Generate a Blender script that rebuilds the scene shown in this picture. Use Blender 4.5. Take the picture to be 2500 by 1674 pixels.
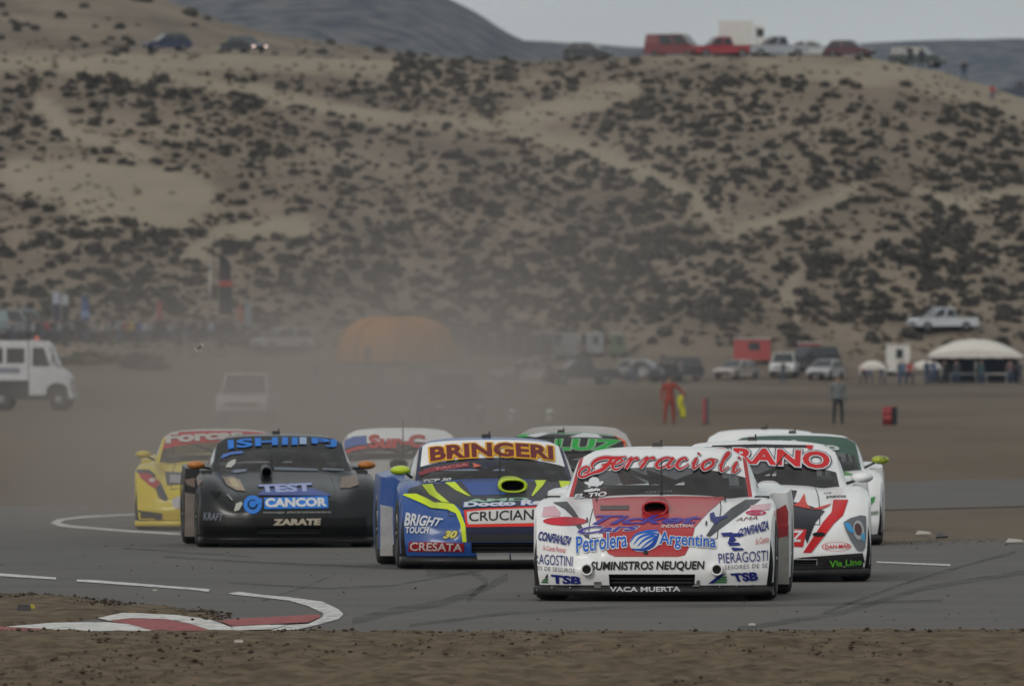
import bpy, bmesh, math, random
import numpy as np
from mathutils import Vector, Matrix
from mathutils.bvhtree import BVHTree
from mathutils.geometry import tessellate_polygon

random.seed(7)
RNG = np.random.default_rng(7)
for o in list(bpy.data.objects):
    bpy.data.objects.remove(o, do_unlink=True)
S = bpy.context.scene
C = S.collection
R = math.radians

# ------------------------------------------------------------------ camera
F, CX, CY, YH, H = 30000.0, 1250.0, 837.0, 905.0, 1.885     # lens in 2500 px widths; horizon row; eye height (m)
cam_d = bpy.data.cameras.new('camera')
cam = bpy.data.objects.new('camera', cam_d)
C.objects.link(cam)
cam.location = (0, 0, H)
cam.rotation_euler = (math.pi / 2 + math.atan((YH - CY) / F), 0, 0)
cam_d.sensor_width = 36
cam_d.lens = 36 * F / 2500
cam_d.clip_start = 1
cam_d.clip_end = 30000
cam_d.dof.use_dof = True
cam_d.dof.focus_distance = 101
cam_d.dof.aperture_fstop = 9.0
S.camera = cam

# ------------------------------------------------------------------ sky and sun
SUN_EL, SUN_AZ = R(30), R(208)
w = bpy.data.worlds.new('World')
S.world = w
w.use_nodes = True
nt = w.node_tree
nt.nodes.clear()
wo = nt.nodes.new('ShaderNodeOutputWorld')
bg = nt.nodes.new('ShaderNodeBackground')
bg.inputs['Strength'].default_value = 0.10
sky = nt.nodes.new('ShaderNodeTexSky')
sky.sky_type = 'NISHITA'
sky.sun_disc = False
sky.sun_elevation = SUN_EL
sky.sun_rotation = SUN_AZ
sky.dust_density = 3.0
sky.air_density = 1.0
sky.ozone_density = 1.0
tc = nt.nodes.new('ShaderNodeTexCoord')
mp = nt.nodes.new('ShaderNodeMapping')
mp.inputs['Scale'].default_value = (2.0, 2.0, 7.0)
ns = nt.nodes.new('ShaderNodeTexNoise')
ns.inputs['Scale'].default_value = 3.0
ns.inputs['Detail'].default_value = 6
cr = nt.nodes.new('ShaderNodeValToRGB')
cr.color_ramp.elements[0].position = 0.25
cr.color_ramp.elements[1].position = 0.62
cr.color_ramp.elements[0].color = (0.55, 0.55, 0.55, 1)
mx = nt.nodes.new('ShaderNodeMix')
mx.data_type = 'RGBA'
mx.inputs['B'].default_value = (8.2, 8.55, 8.3, 1)       # overcast cloud sheet, in the sky texture's units
L = nt.links.new
L(tc.outputs['Generated'], mp.inputs['Vector'])
L(mp.outputs['Vector'], ns.inputs['Vector'])
L(ns.outputs['Fac'], cr.inputs['Fac'])
L(cr.outputs['Color'], mx.inputs['Factor'])
L(sky.outputs['Color'], mx.inputs['A'])
L(mx.outputs['Result'], bg.inputs['Color'])
L(bg.outputs['Background'], wo.inputs['Surface'])
sl = bpy.data.lights.new('sun', 'SUN')
sun = bpy.data.objects.new('sun', sl)
C.objects.link(sun)
sl.energy = 1.5
sl.angle = R(16)
sl.color = (1.0, 0.95, 0.88)
sd = Vector((math.sin(SUN_AZ) * math.cos(SUN_EL), math.cos(SUN_AZ) * math.cos(SUN_EL), math.sin(SUN_EL)))
sun.rotation_euler = sd.to_track_quat('Z', 'Y').to_euler()
S.view_settings.view_transform = 'Standard'
S.view_settings.look = 'None'
S.view_settings.exposure = -0.48
S.view_settings.gamma = 1
S.view_settings.use_curve_mapping = False
S.cycles.use_denoising = True
S.cycles.volume_bounces = 1
S.cycles.max_bounces = 8
S.cycles.transparent_max_bounces = 12
S.cycles.volume_step_rate = 1.0
S.cycles.volume_max_steps = 128
S.cycles.caustics_reflective = False
S.cycles.caustics_refractive = False

# ------------------------------------------------------------------ helpers
def tag(o, label=None, cat=None, group=None, kind=None):
    if label: o['label'] = label
    if cat: o['category'] = cat
    if group: o['group'] = group
    if kind: o['kind'] = kind
    return o

def empty(name, loc=(0, 0, 0), rz=0, parent=None):
    o = bpy.data.objects.new(name, None)
    C.objects.link(o)
    o.location = loc
    o.rotation_euler = (0, 0, rz)
    o.empty_display_size = 0.2
    if parent: o.parent = parent
    return o

def link(name, me, parent=None, loc=None):
    o = bpy.data.objects.new(name, me)
    C.objects.link(o)
    if parent: o.parent = parent
    if loc is not None: o.location = loc
    return o

def mk(name, verts, faces, mats, parent=None, smooth=False, mi=None, fix=False, loc=None):
    me = bpy.data.meshes.new(name)
    me.from_pydata([tuple(v) for v in verts], [], [tuple(f) for f in faces])
    if not isinstance(mats, (list, tuple)): mats = [mats]
    for m in mats: me.materials.append(m)
    if mi is not None: me.polygons.foreach_set('material_index', mi)
    if smooth: me.polygons.foreach_set('use_smooth', [True] * len(me.polygons))
    if fix:
        bm = bmesh.new(); bm.from_mesh(me)
        bmesh.ops.remove_doubles(bm, verts=bm.verts, dist=1e-5)
        bmesh.ops.recalc_face_normals(bm, faces=bm.faces)
        bm.to_mesh(me); bm.free()
    me.update()
    return link(name, me, parent, loc)

class MB:
    """collects simple solids, then links them as ONE mesh object"""
    def __init__(s): s.v = []; s.f = []; s.m = []
    def add(s, vs, fs, m=0):
        b = len(s.v); s.v += [tuple(v) for v in vs]
        s.f += [tuple(b + i for i in f) for f in fs]; s.m += [m] * len(fs)
        return s
    def box(s, a, b, m=0, taper=0.0, tt=None):
        x0, y0, z0 = a; x1, y1, z1 = b
        t = taper
        vs = [(x0, y0, z0), (x1, y0, z0), (x1, y1, z0), (x0, y1, z0), (x0 + t, y0 + t, z1), (x1 - t, y0 + t, z1), (x1 - t, y1 - t, z1), (x0 + t, y1 - t, z1)]
        return s.add(vs, [(3, 2, 1, 0), (4, 5, 6, 7), (0, 1, 5, 4), (1, 2, 6, 5), (2, 3, 7, 6), (3, 0, 4, 7)], m)
    def tube(s, pts, r, n=8, m=0):
        pts = [Vector(p) for p in pts]
        rs = r if isinstance(r, (list, tuple)) else [r] * len(pts)
        rings = []
        for i, p in enumerate(pts):
            d = (pts[min(i + 1, len(pts) - 1)] - pts[max(i - 1, 0)]).normalized()
            a = d.cross(Vector((0.13, 0.9, 0.41))).normalized(); b = d.cross(a)
            rings.append([p + (a * math.cos(k * 2 * math.pi / n) + b * math.sin(k * 2 * math.pi / n)) * rs[i] for k in range(n)])
        vs = [v for q in rings for v in q]
        fs = [(i * n + k, i * n + (k + 1) % n, (i + 1) * n + (k + 1) % n, (i + 1) * n + k) for i in range(len(pts) - 1) for k in range(n)]
        fs += [tuple(range(n))[::-1], tuple((len(pts) - 1) * n + k for k in range(n))]
        return s.add(vs, fs, m)
    def lathe(s, prof, n=24, axis='x', at=(0, 0, 0), m=0):
        vs = []
        for (r, h) in prof:
            for k in range(n):
                c, q = math.cos(k * 2 * math.pi / n) * r, math.sin(k * 2 * math.pi / n) * r
                v = (h, c, q) if axis == 'x' else ((c, h, q) if axis == 'y' else (c, q, h))
                vs.append((v[0] + at[0], v[1] + at[1], v[2] + at[2]))
        fs = [(i * n + k, i * n + (k + 1) % n, (i + 1) * n + (k + 1) % n, (i + 1) * n + k) for i in range(len(prof) - 1) for k in range(n)]
        return s.add(vs, fs, m)
    def prism(s, poly, x0, x1, m=0):
        """side outline [(y,z)...] pushed from x0 to x1"""
        n = len(poly)
        vs = [(x0, y, z) for y, z in poly] + [(x1, y, z) for y, z in poly]
        fs = [(i, (i + 1) % n, n + (i + 1) % n, n + i) for i in range(n)]
        return s.add(vs, fs + [tuple(range(n))[::-1], tuple(range(n, 2 * n))], m)
    def build(s, name, mats, parent=None, smooth=False, loc=None):
        return mk(name, s.v, s.f, mats, parent, smooth, s.m, fix=True, loc=loc)

def copy_tree(o, parent=None):
    c = o.copy(); C.objects.link(c)
    if parent: c.parent = parent
    for ch in list(o.children): copy_tree(ch, c)
    return c

# ------------------------------------------------------------------ materials
_M = {}
def mat(name, col, rough=0.6, metal=0.0, coat=0.0, var=0.12, scale=6.0, spec=0.5, bump=0.0, emit=0.0, col2=None):
    if name in _M: return _M[name]
    m = bpy.data.materials.new(name); m.use_nodes = True
    t = m.node_tree; p = t.nodes['Principled BSDF']
    p.inputs['Roughness'].default_value = rough
    p.inputs['Metallic'].default_value = metal
    p.inputs['Coat Weight'].default_value = coat
    p.inputs['Coat Roughness'].default_value = 0.12
    p.inputs['Specular IOR Level'].default_value = spec
    c = t.nodes.new('ShaderNodeTexCoord'); n = t.nodes.new('ShaderNodeTexNoise')
    n.inputs['Scale'].default_value = scale; n.inputs['Detail'].default_value = 5
    t.links.new(c.outputs['Object'], n.inputs['Vector'])
    x = t.nodes.new('ShaderNodeMix'); x.data_type = 'RGBA'
    c2 = col2 if col2 else tuple(v * (1 - 2 * var) for v in col)
    x.inputs['A'].default_value = (*c2, 1); x.inputs['B'].default_value = (*col, 1)
    r = t.nodes.new('ShaderNodeMapRange'); r.inputs['From Min'].default_value = 0.32; r.inputs['From Max'].default_value = 0.62
    t.links.new(n.outputs['Fac'], r.inputs['Value'])
    t.links.new(r.outputs['Result'], x.inputs['Factor'])
    t.links.new(x.outputs['Result'], p.inputs['Base Color'])
    if bump:
        b = t.nodes.new('ShaderNodeBump'); b.inputs['Strength'].default_value = bump; b.inputs['Distance'].default_value = 0.05
        t.links.new(n.outputs['Fac'], b.inputs['Height']); t.links.new(b.outputs['Normal'], p.inputs['Normal'])
    if emit:
        p.inputs['Emission Color'].default_value = (*col, 1); p.inputs['Emission Strength'].default_value = emit
    _M[name] = m
    return m

def srgb(r, g, b):
    f = lambda c: (c / 255 / 12.92) if c / 255 <= 0.04045 else ((c / 255 + 0.055) / 1.055) ** 2.4
    return (f(r), f(g), f(b))

def vinyl(r, g, b):
    return mat('vinyl %d %d %d' % (r, g, b), srgb(r, g, b), 0.45, 0, 0.0, 0.06, 3, 0.25)

def paint(name, col, coat=0.28, rough=0.36, dust=0.08):
    """car paint under a thin film of track dust that gathers in patches"""
    if name in _M: return _M[name]
    m = mat(name, col, rough, 0, coat, 0.03, 2.0, 0.32)
    t = m.node_tree; p = t.nodes['Principled BSDF']
    src = p.inputs['Base Color'].links[0].from_socket
    c = t.nodes.new('ShaderNodeTexCoord'); n = t.nodes.new('ShaderNodeTexNoise')
    n.inputs['Scale'].default_value = 3.1; n.inputs['Detail'].default_value = 8; n.inputs['Roughness'].default_value = 0.7
    r = t.nodes.new('ShaderNodeMapRange'); r.inputs['From Min'].default_value = 0.45; r.inputs['From Max'].default_value = 0.8
    r.inputs['To Max'].default_value = dust * 2
    x = t.nodes.new('ShaderNodeMix'); x.data_type = 'RGBA'; x.inputs['B'].default_value = (0.24, 0.20, 0.16, 1)
    t.links.new(c.outputs['Object'], n.inputs['Vector']); t.links.new(n.outputs['Fac'], r.inputs['Value'])
    t.links.new(r.outputs['Result'], x.inputs['Factor']); t.links.new(src, x.inputs['A'])
    t.links.new(x.outputs['Result'], p.inputs['Base Color'])
    return m

def tinted(name, base=(0.5, 0.5, 0.5), rough=0.8):
    """colour comes from each object's own colour"""
    if name in _M: return _M[name]
    m = bpy.data.materials.new(name); m.use_nodes = True
    t = m.node_tree; p = t.nodes['Principled BSDF']; p.inputs['Roughness'].default_value = rough
    i = t.nodes.new('ShaderNodeObjectInfo'); n = t.nodes.new('ShaderNodeTexNoise'); n.inputs['Scale'].default_value = 9
    x = t.nodes.new('ShaderNodeMix'); x.data_type = 'RGBA'; x.blend_type = 'MULTIPLY'; x.inputs['Factor'].default_value = 0.35
    t.links.new(i.outputs['Color'], x.inputs['A']); t.links.new(n.outputs['Color'], x.inputs['B'])
    t.links.new(x.outputs['Result'], p.inputs['Base Color'])
    _M[name] = m
    return m

def glass(name, tint=0.80, refl=1.0):
    if name in _M: return _M[name]
    m = bpy.data.materials.new(name); m.use_nodes = True
    t = m.node_tree; t.nodes.clear()
    o = t.nodes.new('ShaderNodeOutputMaterial'); a = t.nodes.new('ShaderNodeBsdfTransparent'); g = t.nodes.new('ShaderNodeBsdfGlossy')
    a.inputs['Color'].default_value = (tint, tint, tint * 1.03, 1)
    g.inputs['Roughness'].default_value = 0.08
    d = t.nodes.new('ShaderNodeBsdfDiffuse'); d.inputs['Color'].default_value = (0.16, 0.15, 0.14, 1)
    n = t.nodes.new('ShaderNodeTexNoise'); n.inputs['Scale'].default_value = 3; n.inputs['Detail'].default_value = 6
    rr = t.nodes.new('ShaderNodeMapRange'); rr.inputs['To Min'].default_value = 0.02; rr.inputs['To Max'].default_value = 0.26
    m2 = t.nodes.new('ShaderNodeMixShader'); f = t.nodes.new('ShaderNodeFresnel'); f.inputs['IOR'].default_value = 1.5
    mm = t.nodes.new('ShaderNodeMixShader')
    t.links.new(n.outputs['Fac'], rr.inputs['Value']); t.links.new(rr.outputs['Result'], m2.inputs['Fac'])
    t.links.new(a.outputs[0], m2.inputs[1]); t.links.new(d.outputs[0], m2.inputs[2])
    t.links.new(f.outputs[0], mm.inputs['Fac']); t.links.new(m2.outputs[0], mm.inputs[1]); t.links.new(g.outputs[0], mm.inputs[2])
    t.links.new(mm.outputs[0], o.inputs['Surface'])
    _M[name] = m
    return m

M_RUB = mat('tyre rubber', (0.018, 0.018, 0.018), 0.75, var=0.2, scale=12, col2=(0.035, 0.032, 0.028))
M_BLK = mat('black plastic', (0.016, 0.016, 0.017), 0.5, var=0.2)
M_CARB = mat('dusty black splitter', (0.010, 0.010, 0.011), 0.5, coat=0.05, spec=.3, col2=(0.022, 0.020, 0.018))
M_VOID = mat('matt black lining', (0.006, 0.006, 0.006), 0.95)
M_RIM = mat('wheel alloy', (0.22, 0.22, 0.22), 0.4, 0.8)
M_MET = mat('bare metal', (0.42, 0.40, 0.38), 0.38, 0.7, var=0.2)
M_WIN = glass('windscreen glass')
M_DWIN = mat('dark car window', (0.02, 0.022, 0.025), 0.12, coat=0.3)
M_CAGE = mat('roll cage paint', (0.26, 0.26, 0.27), 0.4)

# ------------------------------------------------------------------ numpy noise
_P = RNG.permutation(4096)
def vnoise(x, y, seed=0):
    x = np.asarray(x, float) + seed * 37.7; y = np.asarray(y, float) + seed * 91.3
    xi = np.floor(x).astype(int); yi = np.floor(y).astype(int); fx = x - xi; fy = y - yi
    fx = fx * fx * (3 - 2 * fx); fy = fy * fy * (3 - 2 * fy)
    h = lambda a, b: _P[(_P[a & 4095] + b) & 4095] / 4095.0
    return (h(xi, yi) * (1 - fx) + h(xi + 1, yi) * fx) * (1 - fy) + (h(xi, yi + 1) * (1 - fx) + h(xi + 1, yi + 1) * fx) * fy
def fbm(x, y, o=4, seed=0):
    s = 0; a = 0.5
    for k in range(o): s = s + a * (vnoise(x * 2 ** k, y * 2 ** k, seed + k) - 0.5); a *= 0.5
    return s
def sst(a, b, x):
    t = np.clip((np.asarray(x, float) - a) / (b - a), 0, 1)
    return t * t * (3 - 2 * t)

# ------------------------------------------------------------------ lie of the land
def gz(y):
    y = np.asarray(y, float)
    return -0.10 * sst(108, 152, y) + 0.10 * sst(200, 340, y) + 0.95 * sst(430, 900, y)
CREST_PX = [-1500, -400, 0, 500, 1000, 1300, 1600, 2100, 2300, 2500, 2900, 4000]
CREST_Z = [29.5, 28.2, 27.9, 28.1, 27.5, 27.3, 27.8, 27.8, 26.6, 24.4, 20.0, 15.0]
BACK_PX = [-1500, 0, 380, 560, 700, 1000, 1300, 1600, 1800, 4000]
BACK_Z = [14, 9.5, 7.2, 4.6, 3.4, 2.3, 1.4, 0.4, -0.4, -3.0]
def hz(x, y):
    """height of the natural ground"""
    x = np.asarray(x, float); y = np.asarray(y, float)
    z = gz(y)
    px = CX + x * 29.6
    y0 = 893 + 10 * fbm(x * 0.02, x * 0 + 3, 3, 5) * 2
    toe = 4.2 * sst(0, 70, y - y0)
    ct = np.interp(px, CREST_PX, CREST_Z) - 5.15
    ytop = 1014 + 8 * fbm(x * 0.03, x * 0, 3, 9)
    u = np.clip((y - y0 - 35) / (ytop - y0 - 35), 0, 1)
    prof = np.where(u < 0.9, u * 1.02, 0.918 + (u - 0.9) * 0.82)
    env = sst(0, 0.25, u) * (1 - sst(0.86, 1.0, u))
    gul = (1.9 * fbm((x + 0.45 * y) * 0.045, y * 0.012, 4, 2) + 1.3 * fbm((x - 0.3 * y) * 0.09, y * 0.03, 3, 4)) * env * 1.6
    small = 0.35 * fbm(x * 0.3, y * 0.3, 3, 11) * sst(0.02, 0.2, u)
    z = z + toe + ct * prof + gul + small
    z = z + 0.031 * np.clip(y - 1020, 0, 42) - 0.45 * sst(0, 7, y - ytop - 1) * (1 - sst(7, 16, y - ytop - 1))
    bx = CX + x * 26.5
    bk = np.interp(bx, BACK_PX, BACK_Z)
    z = z + bk * sst(1060, 1142, y) + 0.5 * fbm(x * 0.12, y * 0.06, 3, 21) * sst(1020, 1060, y)
    z = z - 28 * sst(1165, 2400, y)
    return z
def px_of(x, y, z):
    return CX + F * x / y, YH - F * (z - H) / y
def on_ground(px, py, lo=60, hi=1160):
    """first place where the sight line through a pixel meets the ground"""
    ys = np.arange(lo, hi, 0.5)
    xs = (px - CX) * ys / F
    zs = hz(xs, ys)
    ray = H + (YH - py) * ys / F
    k = np.nonzero(zs >= ray)[0]
    if not len(k): return None
    i = k[0]
    return Vector((xs[i], ys[i], zs[i]))
def road(px, py):
    """place on the near, nearly flat ground"""
    d = F * H / max(py - YH, 1)
    for _ in range(12): d = F * (H - float(gz(d))) / max(py - YH, 1)
    return Vector(((px - CX) * d / F, d, float(gz(d))))
def at(px, d, z=None):
    x = (px - CX) * d / F
    return Vector((x, d, float(hz(x, d)) if z is None else z))

# ------------------------------------------------------------------ ground materials
def ground_mat():
    m = bpy.data.materials.new('dry earth'); m.use_nodes = True
    t = m.node_tree; p = t.nodes['Principled BSDF']; p.inputs['Roughness'].default_value = 0.95; p.inputs['Specular IOR Level'].default_value = 0.1
    N = t.nodes.new; K = t.links.new
    c = N('ShaderNodeTexCoord'); sp = N('ShaderNodeSeparateXYZ'); K(c.outputs['Object'], sp.inputs[0])
    def noise(scale, det=6, sq=(1, 1, 1), rough=0.55):
        mp = N('ShaderNodeMapping'); mp.inputs['Scale'].default_value = sq; K(c.outputs['Object'], mp.inputs['Vector'])
        n = N('ShaderNodeTexNoise'); n.inputs['Scale'].default_value = scale; n.inputs['Detail'].default_value = det; n.inputs['Roughness'].default_value = rough
        K(mp.outputs['Vector'], n.inputs['Vector']); return n.outputs['Fac']
    def rng(v, a, b, lo=0, hi=1):
        r = N('ShaderNodeMapRange'); r.inputs['From Min'].default_value = a; r.inputs['From Max'].default_value = b
        r.inputs['To Min'].default_value = lo; r.inputs['To Max'].default_value = hi; K(v, r.inputs['Value']); return r.outputs['Result']
    def mix(f, a, b, bt='MIX'):
        x = N('ShaderNodeMix'); x.data_type = 'RGBA'; x.blend_type = bt
        if isinstance(f, float): x.inputs['Factor'].default_value = f
        else: K(f, x.inputs['Factor'])
        for s, v in (('A', a), ('B', b)):
            if isinstance(v, tuple): x.inputs[s].default_value = (*v, 1)
            else: K(v, x.inputs[s])
        return x.outputs['Result']
    plain = mix(rng(noise(0.06, 8, (1, 0.12, 1)), 0.36, 0.64), (0.104, 0.082, 0.061), (0.170, 0.139, 0.108))
    plain = mix(rng(noise(1.3, 8), 0.5, 0.75, 0, 0.5), plain, (0.080, 0.060, 0.044))
    hill = mix(rng(noise(0.11, 8), 0.33, 0.66), (0.139, 0.113, 0.088), (0.246, 0.202, 0.154))
    hill = mix(rng(noise(0.9, 8, (1, 1, 1), 0.7), 0.48, 0.72, 0, 0.55), hill, (0.12, 0.10, 0.08))
    hill = mix(rng(noise(0.3, 4, (1, .7, 1)), 0.52, 0.68, 0, 0.4), hill, (0.22, 0.165, 0.128))
    base = mix(rng(sp.outputs['Y'], 880, 935), plain, hill)
    a = N('ShaderNodeAttribute'); a.attribute_name = 'bare'
    base = mix(rng(a.outputs['Fac'], 0, 1, 0, 0.85), base, (0.30, 0.256, 0.192))
    a2 = N('ShaderNodeAttribute'); a2.attribute_name = 'dry'
    base = mix(rng(a2.outputs['Fac'], 0, 1, 0, 0.8), base, (0.17, 0.125, 0.09))
    a3 = N('ShaderNodeAttribute'); a3.attribute_name = 'grass'
    base = mix(rng(a3.outputs['Fac'], 0, 1, 0, 0.85), base, (0.095, 0.080, 0.055))
    K(base, p.inputs['Base Color'])
    b = N('ShaderNodeBump'); b.inputs['Strength'].default_value = 0.5; b.inputs['Distance'].default_value = 0.12
    K(noise(1.6, 9, (1, 1, 1), 0.65), b.inputs['Height']); K(b.outputs['Normal'], p.inputs['Normal'])
    return m
M_EARTH = ground_mat()
M_DIRT = mat('turned brown dirt', (0.155, 0.116, 0.078), 0.95, var=0.3, scale=5.0, spec=0.1, bump=0.9, col2=(0.075, 0.054, 0.037))
M_CLOD = mat('clod', (0.080, 0.057, 0.040), 0.95, var=0.3, scale=9, spec=0.1, bump=0.5)

def seg_dist(px, py, pts):
    d = np.full(px.shape, 1e9)
    for (ax, ay), (bx, by) in zip(pts[:-1], pts[1:]):
        vx, vy = bx - ax, by - ay
        t = np.clip(((px - ax) * vx + (py - ay) * vy) / (vx * vx + vy * vy), 0, 1)
        d = np.minimum(d, np.hypot(px - ax - t * vx, (py - ay - t * vy)))
    return d
# bare tracks and washes on the hillside: (pixel polyline, half width)
TRACKS = [([(1240, 312), (1370, 345), (1480, 385), (1600, 435), (1690, 480), (1745, 540), (1800, 590)], 17),
          ([(1240, 312), (1100, 300), (950, 290), (800, 262), (640, 225), (560, 215), (300, 175), (0, 150)], 15),
          ([(2090, 460), (2000, 500), (1900, 540), (1790, 560)], 12), ([(2500, 470), (2350, 500), (2240, 465)], 14),
          ([(1560, 215), (1420, 250), (1250, 300)], 26), ([(2140, 150), (2300, 195), (2500, 262)], 34),
          ([(50, 430), (300, 440), (480, 470), (440, 520), (200, 500)], 40), ([(1960, 640), (1920, 720), (1950, 780)], 14),
          ([(470, 620), (530, 580), (640, 560), (740, 560)], 26), ([(100, 250), (160, 320), (350, 380)], 20),
          ([(1850, 160), (2000, 175), (2150, 190)], 22), ([(-200, 150), (200, 158), (500, 150), (700, 155), (950, 165)], 18)]

# ------------------------------------------------------------------ the land: one sheet to the horizon
def grow(a, b, st, g=1.22):
    out = [a]
    while out[-1] < b: out.append(out[-1] + st); st *= g
    return out
xs = np.arange(-64, 64.01, 0.8)
xo = np.array(grow(64.8, 4500, 2.0, 1.25))
xs = np.concatenate([-xo[::-1], xs, xo])
ys = np.concatenate([np.array([-400, -150, -40, 0, 25, 45, 60]), np.arange(64, 400, 6), np.arange(400, 872, 8), np.arange(872, 1160, 0.8), np.array(grow(1161, 14000, 3, 1.2))])
GX, GY = np.meshgrid(xs, ys)
GZ = hz(GX, np.clip(GY, 60, None))
GZ = np.where(GY < 87, GZ - 0.12, GZ)            # the turned dirt bank lies on this
nx, ny = len(xs), len(ys)
co = np.stack([GX.ravel(), GY.ravel(), GZ.ravel()], 1)
i = np.arange(nx * ny).reshape(ny, nx)
fc = np.stack([i[:-1, :-1].ravel(), i[:-1, 1:].ravel(), i[1:, 1:].ravel(), i[1:, :-1].ravel()], 1)
me = bpy.data.meshes.new('ground')
me.from_pydata(co.tolist(), [], fc.tolist())
me.polygons.foreach_set('use_smooth', [True] * len(me.polygons))
me.materials.append(M_EARTH)
PXV, PYV = px_of(co[:, 0], np.clip(co[:, 1], 10, None), co[:, 2])
bare = np.zeros(len(co))
jit = fbm(co[:, 0] * 0.5, co[:, 1] * 0.5, 3, 31) * 22
for pts, hw in TRACKS:
    bare = np.maximum(bare, 1 - sst(hw * 0.6, hw * 1.7, seg_dist(PXV, PYV, pts) + jit))
bare *= 0.55 + 1.1 * np.clip(fbm(co[:, 0] * 0.16, co[:, 1] * 0.16, 4, 33) + 0.3, 0, 1)
bare = np.clip(bare, 0, 1)
bare *= (co[:, 1] > 890) * (np.abs(co[:, 0]) < 60)
dry = sst(395, 150, 0 * co[:, 1]) * 0
dry = np.clip(1 - np.abs(PYV - 1110) / 130, 0, 1) * (co[:, 1] < 520) * (0.5 + fbm(co[:, 0] * 0.3, co[:, 1] * 0.03, 3, 41))
grass = sst(1021, 1028, co[:, 1]) * (1 - sst(1050, 1066, co[:, 1])) * (0.6 + fbm(co[:, 0] * 0.2, co[:, 1] * 0.2, 3, 44)) * (PXV < 1500)
for nm, val in (('bare', bare), ('dry', dry), ('grass', grass)):
    at_ = me.attributes.new(nm, 'FLOAT', 'POINT'); at_.data.foreach_set('value', val.astype(np.float32))
g = link('ground', me); tag(g, 'brown dirt plain rising into a sandy scrub hillside', kind='structure')

# ------------------------------------------------------------------ far mountains
def ridge(name, px, py, d, depth, mt, seed, label):
    n = 220
    pxs = np.linspace(px[0], px[-1], n)
    top = np.interp(pxs, px, py) + 7 * fbm(pxs * 0.012, pxs * 0, 4, seed)
    V = []; Fc = []
    rows = 27
    for j in range(rows):
        f = j / (rows - 1)                    # 0 foot towards us, 0.6 crest, 1 far foot
        for k in range(n):
            dd = d - depth + depth * 2 * f
            zc = H + (YH - top[k]) * d / F
            u = 1 - abs(f - 0.5) / 0.5
            z = zc * (u ** 0.85) - 6
            x = (pxs[k] - CX) * d / F
            if 0 < f < 1: z += float(fbm(x * 0.012, dd * 0.006, 4, seed + 3)) * 46 * u * (1 - u) * 2
            V.append((x, dd, z))
    for j in range(rows - 1):
        for k in range(n - 1): Fc.append((j * n + k, j * n + k + 1, (j + 1) * n + k + 1, (j + 1) * n + k))
    o = mk(name, V, Fc, mt, None, True)
    return tag(o, label, kind='structure')
M_MTN = mat('scrub mountain', (0.135, 0.122, 0.108), 0.95, var=0.2, scale=0.09, spec=0.05, col2=(0.014, 0.018, 0.022))
ridge('mountain', [-2600, -800, 300, 560, 800, 1000, 1160, 1235, 1290, 1330, 1420, 1700, 2600], [220, 60, -60, -110, -120, -85, -10, 40, 66, 74, 100, 150, 240], 4700, 900, M_MTN, 3, 'blue grey mountain behind the left plateau')
ridge('hills', [-2600, 200, 1100, 1300, 1500, 1700, 1830, 1960, 2080, 2200, 2350, 2500, 3100, 4200], [160, 120, 66, 70, 82, 92, 95, 92, 78, 70, 67, 66, 80, 130], 6000, 800, M_MTN, 8, 'low blue ridge along the horizon at right')

# ------------------------------------------------------------------ flat sheets on the ground
def cut_poly(poly, step):
    """bmesh of a flat polygon cut on a grid"""
    bm = bmesh.new()
    vs = [bm.verts.new((p[0], p[1], 0)) for p in poly]
    tris = tessellate_polygon([[Vector((p[0], p[1], 0)) for p in poly]])
    for t in tris:
        try: bm.faces.new([vs[k] for k in t])
        except ValueError: pass
    grid_cut(bm, step)
    return bm
def grid_cut(bm, step):
    sx, sy = step if isinstance(step, (tuple, list)) else (step, step)
    for ax, s in ((0, sx), (1, sy)):
        if not s: continue
        c = [v.co[ax] for v in bm.verts]
        if not c: return
        k = math.floor(min(c) / s) + 1
        while k * s < max(c):
            co_ = Vector((0, 0, 0)); co_[ax] = k * s
            no = Vector((0, 0, 0)); no[ax] = 1
            bmesh.ops.bisect_plane(bm, geom=bm.verts[:] + bm.edges[:] + bm.faces[:], plane_co=co_, plane_no=no, dist=1e-5)
            k += 1
def sheet(name, poly_px, lift, mt, step=(3.0, 4.0), parent=None, thick=0.0):
    """a sheet laid on the ground; its outline is given where the photo shows it"""
    poly = [road(*p) for p in poly_px]
    bm = cut_poly([(p.x, p.y) for p in poly], step)
    for v in bm.verts: v.co.z = float(gz(v.co.y)) + lift
    if thick:
        r = bmesh.ops.extrude_face_region(bm, geom=bm.faces[:])
        for v in r['geom']:
            if isinstance(v, bmesh.types.BMVert): v.co.z -= thick
    bmesh.ops.recalc_face_normals(bm, faces=bm.faces)
    for f in bm.faces:
        if abs(f.normal.z) > 0.5 and f.normal.z < 0 and not thick: f.normal_flip()
    me = bpy.data.meshes.new(name); bm.to_mesh(me); bm.free(); me.materials.append(mt)
    return link(name, me, parent)

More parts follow.
